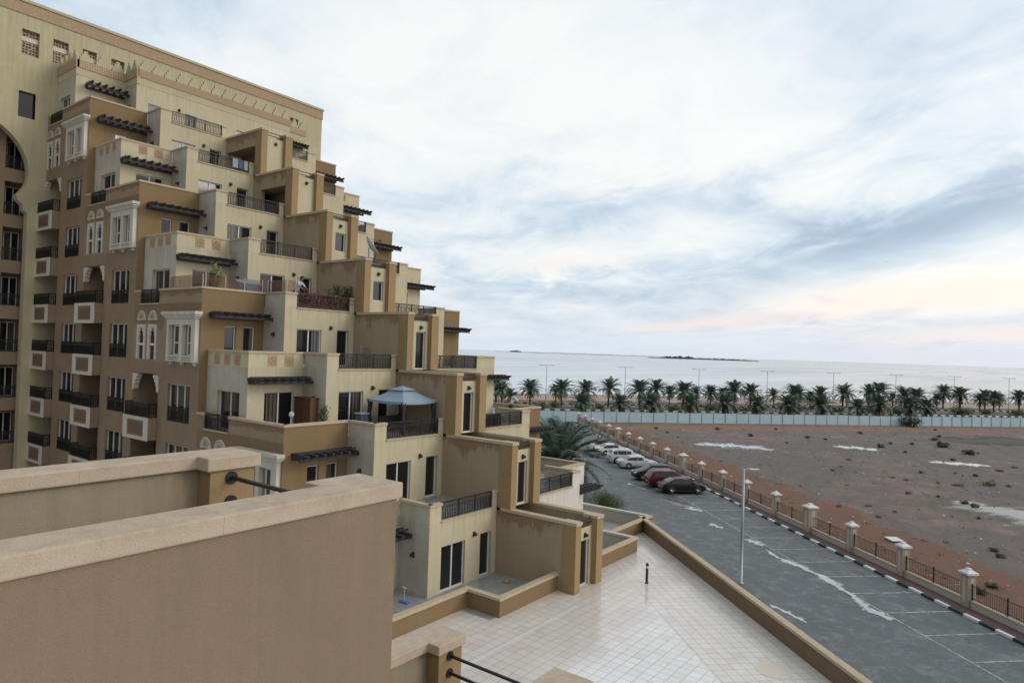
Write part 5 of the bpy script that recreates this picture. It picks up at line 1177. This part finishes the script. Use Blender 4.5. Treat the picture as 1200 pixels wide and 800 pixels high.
# step stool by the fin wall
st_ = thing('step_ladder', 'small grey step ladder leaning open against a fin wall on a terrace', 'ladder', (-30.0, 25.75, F(0)))
m = MB()
for y in (25.45, 25.9):
    m.bar((-29.75, y, F(0)), (-30.05, y, F(0)+1.25), .022, 0, 4); m.bar((-30.4, y, F(0)), (-30.08, y, F(0)+1.25), .018, 0, 4)
m.build('frame', STEEL, st_)
m = MB()
for i in range(4): m.box(-29.98+.06*(-i), -29.74-.06*i, 25.46, 25.89, F(0)+.25+.3*i, F(0)+.28+.3*i)
m.build('step', STEEL, st_)
# satellite dish on a fin terrace
sdx = thing('satellite_dish', 'large grey satellite dish tilted on a mast on top of a fin wall', 'satellite dish', (-31.2, 27.2, F(2)-.7))
DISH = pbr('dish_grey', (.50, .53, .55), .4); c0 = Vector((-31.35, 27.0, F(2)+.78)); ax_ = Vector((.55, .62, .56)).normalized(); a_ = ax_.orthogonal().normalized(); b_ = ax_.cross(a_)
m = MB(); vs = [c0]; n = 24
for r_ in (.25, .5, .72):
    for i in range(n): vs.append(c0+(a_*cos(2*pi*i/n)+b_*sin(2*pi*i/n))*r_+ax_*(r_*r_*.42))
m.add(vs, [[0, 1+i, 1+(i+1) % n] for i in range(n)]+[[1+j*n+i, 1+j*n+(i+1) % n, 1+(j+1)*n+(i+1) % n, 1+(j+1)*n+i] for j in range(2) for i in range(n)]); ds = m.build('dish', DISH, sdx, True)
so = ds.modifiers.new('solid', 'SOLIDIFY'); so.thickness = .02
m = MB(); m.bar((-31.35, 27.0, F(2)-.7), c0-ax_*.05, .035, 0, 8); m.build('mast', STEEL, sdx)
m = MB(); tip = c0+ax_*.75
for q in (0, 2.1, 4.2): m.bar(c0+(a_*cos(q)+b_*sin(q))*.70+ax_*.2, tip, .014, 0, 5)
m.lathe([(.05, -.06), (.06, .0), (.04, .08)], tuple(tip), 8); m.build('feed_arm', IRON, sdx)
# dark cloth screen tied behind one far railing
m = MB(); zs_ = F(-1)
for i in range(12): y0, y1 = 28.75+.2*i, 28.95+.2*i; m.box(C(-1)-.14, C(-1)-.115+.012*(i % 2), y0, y1, zs_+.06, zs_+.74)
tag(m.build('privacy_cloth', pbr('dark_cloth', (.02, .016, .018), .9)), 'dark cloth screen tied inside the far railing below the standing man', 'cloth')
for i, (y0, y1, cc, lab) in enumerate(((24.55, 24.95, (.28, .32, .38), 'pale towel hanging over the railing of a high terrace'), (25.0, 25.35, (.07, .10, .17), 'navy towel hanging over the railing of a high terrace'), (25.4, 25.68, (.36, .38, .40), 'small white cloth hanging over the railing of a high terrace'))):
    m = MB(); x = C(4)-.08; z = F(4)+PT+.012; n = 6
    for j in range(n):
        ya, yb = y0+(y1-y0)*j/n, y0+(y1-y0)*(j+1)/n; wa, wb_ = .012*sin(j*1.9), .012*sin((j+1)*1.9)
        m.quad((x+.05+wa, ya, z-.62), (x+.05+wb_, yb, z-.62), (x+.032, yb, z), (x+.032, ya, z)); m.quad((x+.032, ya, z), (x+.032, yb, z), (x-.032, yb, z), (x-.032, ya, z)); m.quad((x-.032, ya, z), (x-.032, yb, z), (x-.05+wb_, yb, z-.4), (x-.05+wa, ya, z-.4))
    tag(m.build('towel', pbr('towel_cloth', cc, .9)), lab, 'towel')
sb2 = thing('storage_box', 'blue storage box on the terrace under the left post of the gazebo', 'box', (-26.9, 23.1, F(-1)))
m = MB(); m.box(-27.2, -26.7, 22.85, 23.35, F(-1)+.003, F(-1)+.95); m.build('carcass', BLUB, sb2, bevel=.03); m = MB(); m.box(-27.23, -26.67, 22.82, 23.38, F(-1)+.952, F(-1)+1.0); m.build('lid', WPL, sb2)
# objects on the deck and plot
m = MB(); m.prism([rn(45.3, 35.1), rn(46.4, 35.3), rn(46.3, 36.2), rn(45.2, 36.0)], .10, .16); m.prism([rn(45.5, 35.3), rn(46.2, 35.4), rn(46.1, 36.0), rn(45.4, 35.9)], 0, .10)
tag(m.build('board', pbr('white_board', (.6, .62, .63), .5)), 'flat white board lying on the red sand just past the fence', 'board')
ti = thing('floor_stand', 'small blue and white stand on the grey patio by the first canopy', 'stand', (-20.6, 20.4, ZP))
BLU = pbr('blue_plastic', (.10, .22, .45), .5)
m = MB(); m.box(-20.85, -20.4, 20.3, 20.5, ZP+.006, ZP+.10); m.build('base', BLU, ti); m = MB(); m.bar((-20.65, 20.4, ZP+.1), (-20.7, 20.4, ZP+.62), .02, 0, 6); m.box(-20.82, -20.6, 20.36, 20.44, ZP+.6, ZP+.66); m.build('handle', WPL, ti)
m = MB(); m.lathe([(.17, 0), (.2, .04), (.17, .07), (.12, .05)], (-19.0, 25.4, ZP+.006), 16); tag(m.build('saucer', pbr('tan_saucer', (.34, .22, .11), .7)), 'round tan saucer left on the grey patio near the glazed door', 'saucer')
pc = thing('plastic_chair', 'white garden chair on the terrace beside the last pillar, next to the cloth screen', 'chair', (-25.6, 30.6, F(-1)))
m = MB(); x, y, z = -25.6, 30.6, F(-1); m.box(x-.24, x+.24, y-.24, y+.24, z+.42, z+.46); m.build('seat', WPL, pc); m = MB(); m.box(x-.24, x-.20, y-.24, y+.24, z+.461, z+.95); m.build('backrest', WPL, pc)
for sx in (-.2, .2):
    for sy in (-.2, .2): m = MB(); m.bar((x+sx, y+sy, z), (x+sx, y+sy, z+.42), .02, 0, 6); m.build('leg', WPL, pc)

# ------------------------------------------------------------------ people
SKIN = pbr('skin', (.23, .125, .08), .55); HAIR = pbr('black_hair', (.01, .009, .009), .6)
SHIRT = pbr('white_shirt', (.60, .64, .72), .85); SHIRT2 = pbr('light_blue_shirt', (.36, .42, .55), .85); TROU = pbr('dark_trousers', (.03, .033, .045), .85); JEAN = pbr('blue_jeans', (.10, .13, .2), .85)
def person(label, loc, rz, shirt, trou, lean, arm_fwd, seed):
    t_ = tag(bpy.data.objects.new('person', None), label, 'person'); COL.objects.link(t_)
    def V(f, s, z):                            # forward, side, height with a lean from the hips
        if z > .95: f += (z-.95)*math.tan(lean)
        return (f, s, z)
    def skin(name, verts, edges, radii, mat, root=0):
        me = bpy.data.meshes.new(name); me.from_pydata(verts, edges, []); o = bpy.data.objects.new(name, me); COL.objects.link(o); o.parent = t_
        sk = o.modifiers.new('skin', 'SKIN'); sk.use_smooth_shade = True
        for i, r in enumerate(radii): me.skin_vertices[0].data[i].radius = r if isinstance(r, tuple) else (r, r)
        me.skin_vertices[0].data[root].use_root = True
        ss = o.modifiers.new('sub', 'SUBSURF'); ss.levels = 2; ss.render_levels = 2; me.materials.append(mat); return o
    hz = .93
    arms = {}
    for sg in (-1, 1): arms[sg] = (V(.0, sg*.20, 1.40), V(arm_fwd*.35, sg*.27, 1.14), V(arm_fwd*.35+.22*arm_fwd+.05, sg*.22, 1.02))
    # body: hips-torso-neck-head with arms and legs as one surface
    vs = [V(0, 0, .95), V(.0, 0, 1.12), V(.0, 0, 1.30), V(0, 0, 1.42), V(.01, 0, 1.50), V(.03, 0, 1.57), V(.035, 0, 1.66), V(.02, 0, 1.72)]
    ed = [(i, i+1) for i in range(7)]; ra = [(.15, .105), (.135, .10), (.155, .11), (.12, .09), .055, (.075, .085), (.08, .095), (.055, .065)]
    for sg in (-1, 1):
        b0 = len(vs); vs += [arms[sg][0], arms[sg][1], arms[sg][2], tuple(Vector(arms[sg][2])+Vector((.09, -sg*.02, -.02)))]; ed += [(3, b0), (b0, b0+1), (b0+1, b0+2), (b0+2, b0+3)]; ra += [.06, .043, .030, (.035, .02)]
        b0 = len(vs); vs += [(0, sg*.095, .86), (.015, sg*.10, .48), (-.02, sg*.10, .09), (.12, sg*.11, .04)]; ed += [(0, b0), (b0, b0+1), (b0+1, b0+2), (b0+2, b0+3)]; ra += [(.09, .09), .06, .042, (.045, .035)]
    skin('body', vs, ed, ra, SKIN)
    vs = [V(0, 0, .90), V(0, 0, 1.12), V(0, 0, 1.31), V(0, 0, 1.43), V(.005, 0, 1.475)]; ed = [(0, 1), (1, 2), (2, 3), (3, 4)]; ra = [(.175, .125), (.155, .118), (.175, .13), (.14, .105), .075]
    for sg in (-1, 1):
        b0 = len(vs); e_ = Vector(arms[sg][0]).lerp(Vector(arms[sg][1]), .85); vs += [arms[sg][0], tuple(e_)]; ed += [(3, b0), (b0, b0+1)]; ra += [.078, .062]
    skin('shirt', vs, ed, ra, shirt)
    vs = [(0, 0, .96)]; ed = []; ra = [(.155, .115)]
    for sg in (-1, 1): b0 = len(vs); vs += [(0, sg*.095, .84), (.015, sg*.10, .48), (-.02, sg*.10, .08)]; ed += [(0, b0), (b0, b0+1), (b0+1, b0+2)]; ra += [(.105, .105), .078, .062]
    skin('trousers', vs, ed, ra, trou)
    m = MB(); hc = Vector(V(.01, 0, 1.665))
    for i in range(9):
        for j in range(14):
            def hp(i, j): th = pi*.62*i/9; ph = 2*pi*j/14; return (hc.x-.012+.108*sin(th)*cos(ph), .09*sin(th)*sin(ph), hc.z+.02+.105*cos(th))
            m.quad(hp(i, j), hp(i+1, j), hp(i+1, j+1), hp(i, j+1))
    m.build('hair', HAIR, t_, True)
    m = MB()
    for sg in (-1, 1): m.lathe([(.004, -.012), (.011, 0), (.004, .012)], (hc.x+.088, sg*.03, hc.z+.0), 6)
    m.build('eyes', HAIR, t_); m = MB(); m.add([(hc.x+.085, -.015, hc.z-.035), (hc.x+.085, .015, hc.z-.035), (hc.x+.115, 0, hc.z-.035), (hc.x+.088, 0, hc.z+.01)], [[0, 1, 2], [0, 2, 3], [1, 3, 2], [0, 3, 1]]); m.build('nose', SKIN, t_)
    t_.location = loc; t_.rotation_euler = (0, 0, rz); return t_
person('man in a white shirt seen from behind leaning on a far terrace parapet', (-26.3, 34.95, F(-1)), RAD(60), SHIRT, TROU, RAD(24), 1.0, 1)
person('person in a pale blue shirt leaning over the railing with red creepers', (-32.05, 22.45, F(1)), RAD(20), SHIRT2, JEAN, RAD(28), 1.0, 2)
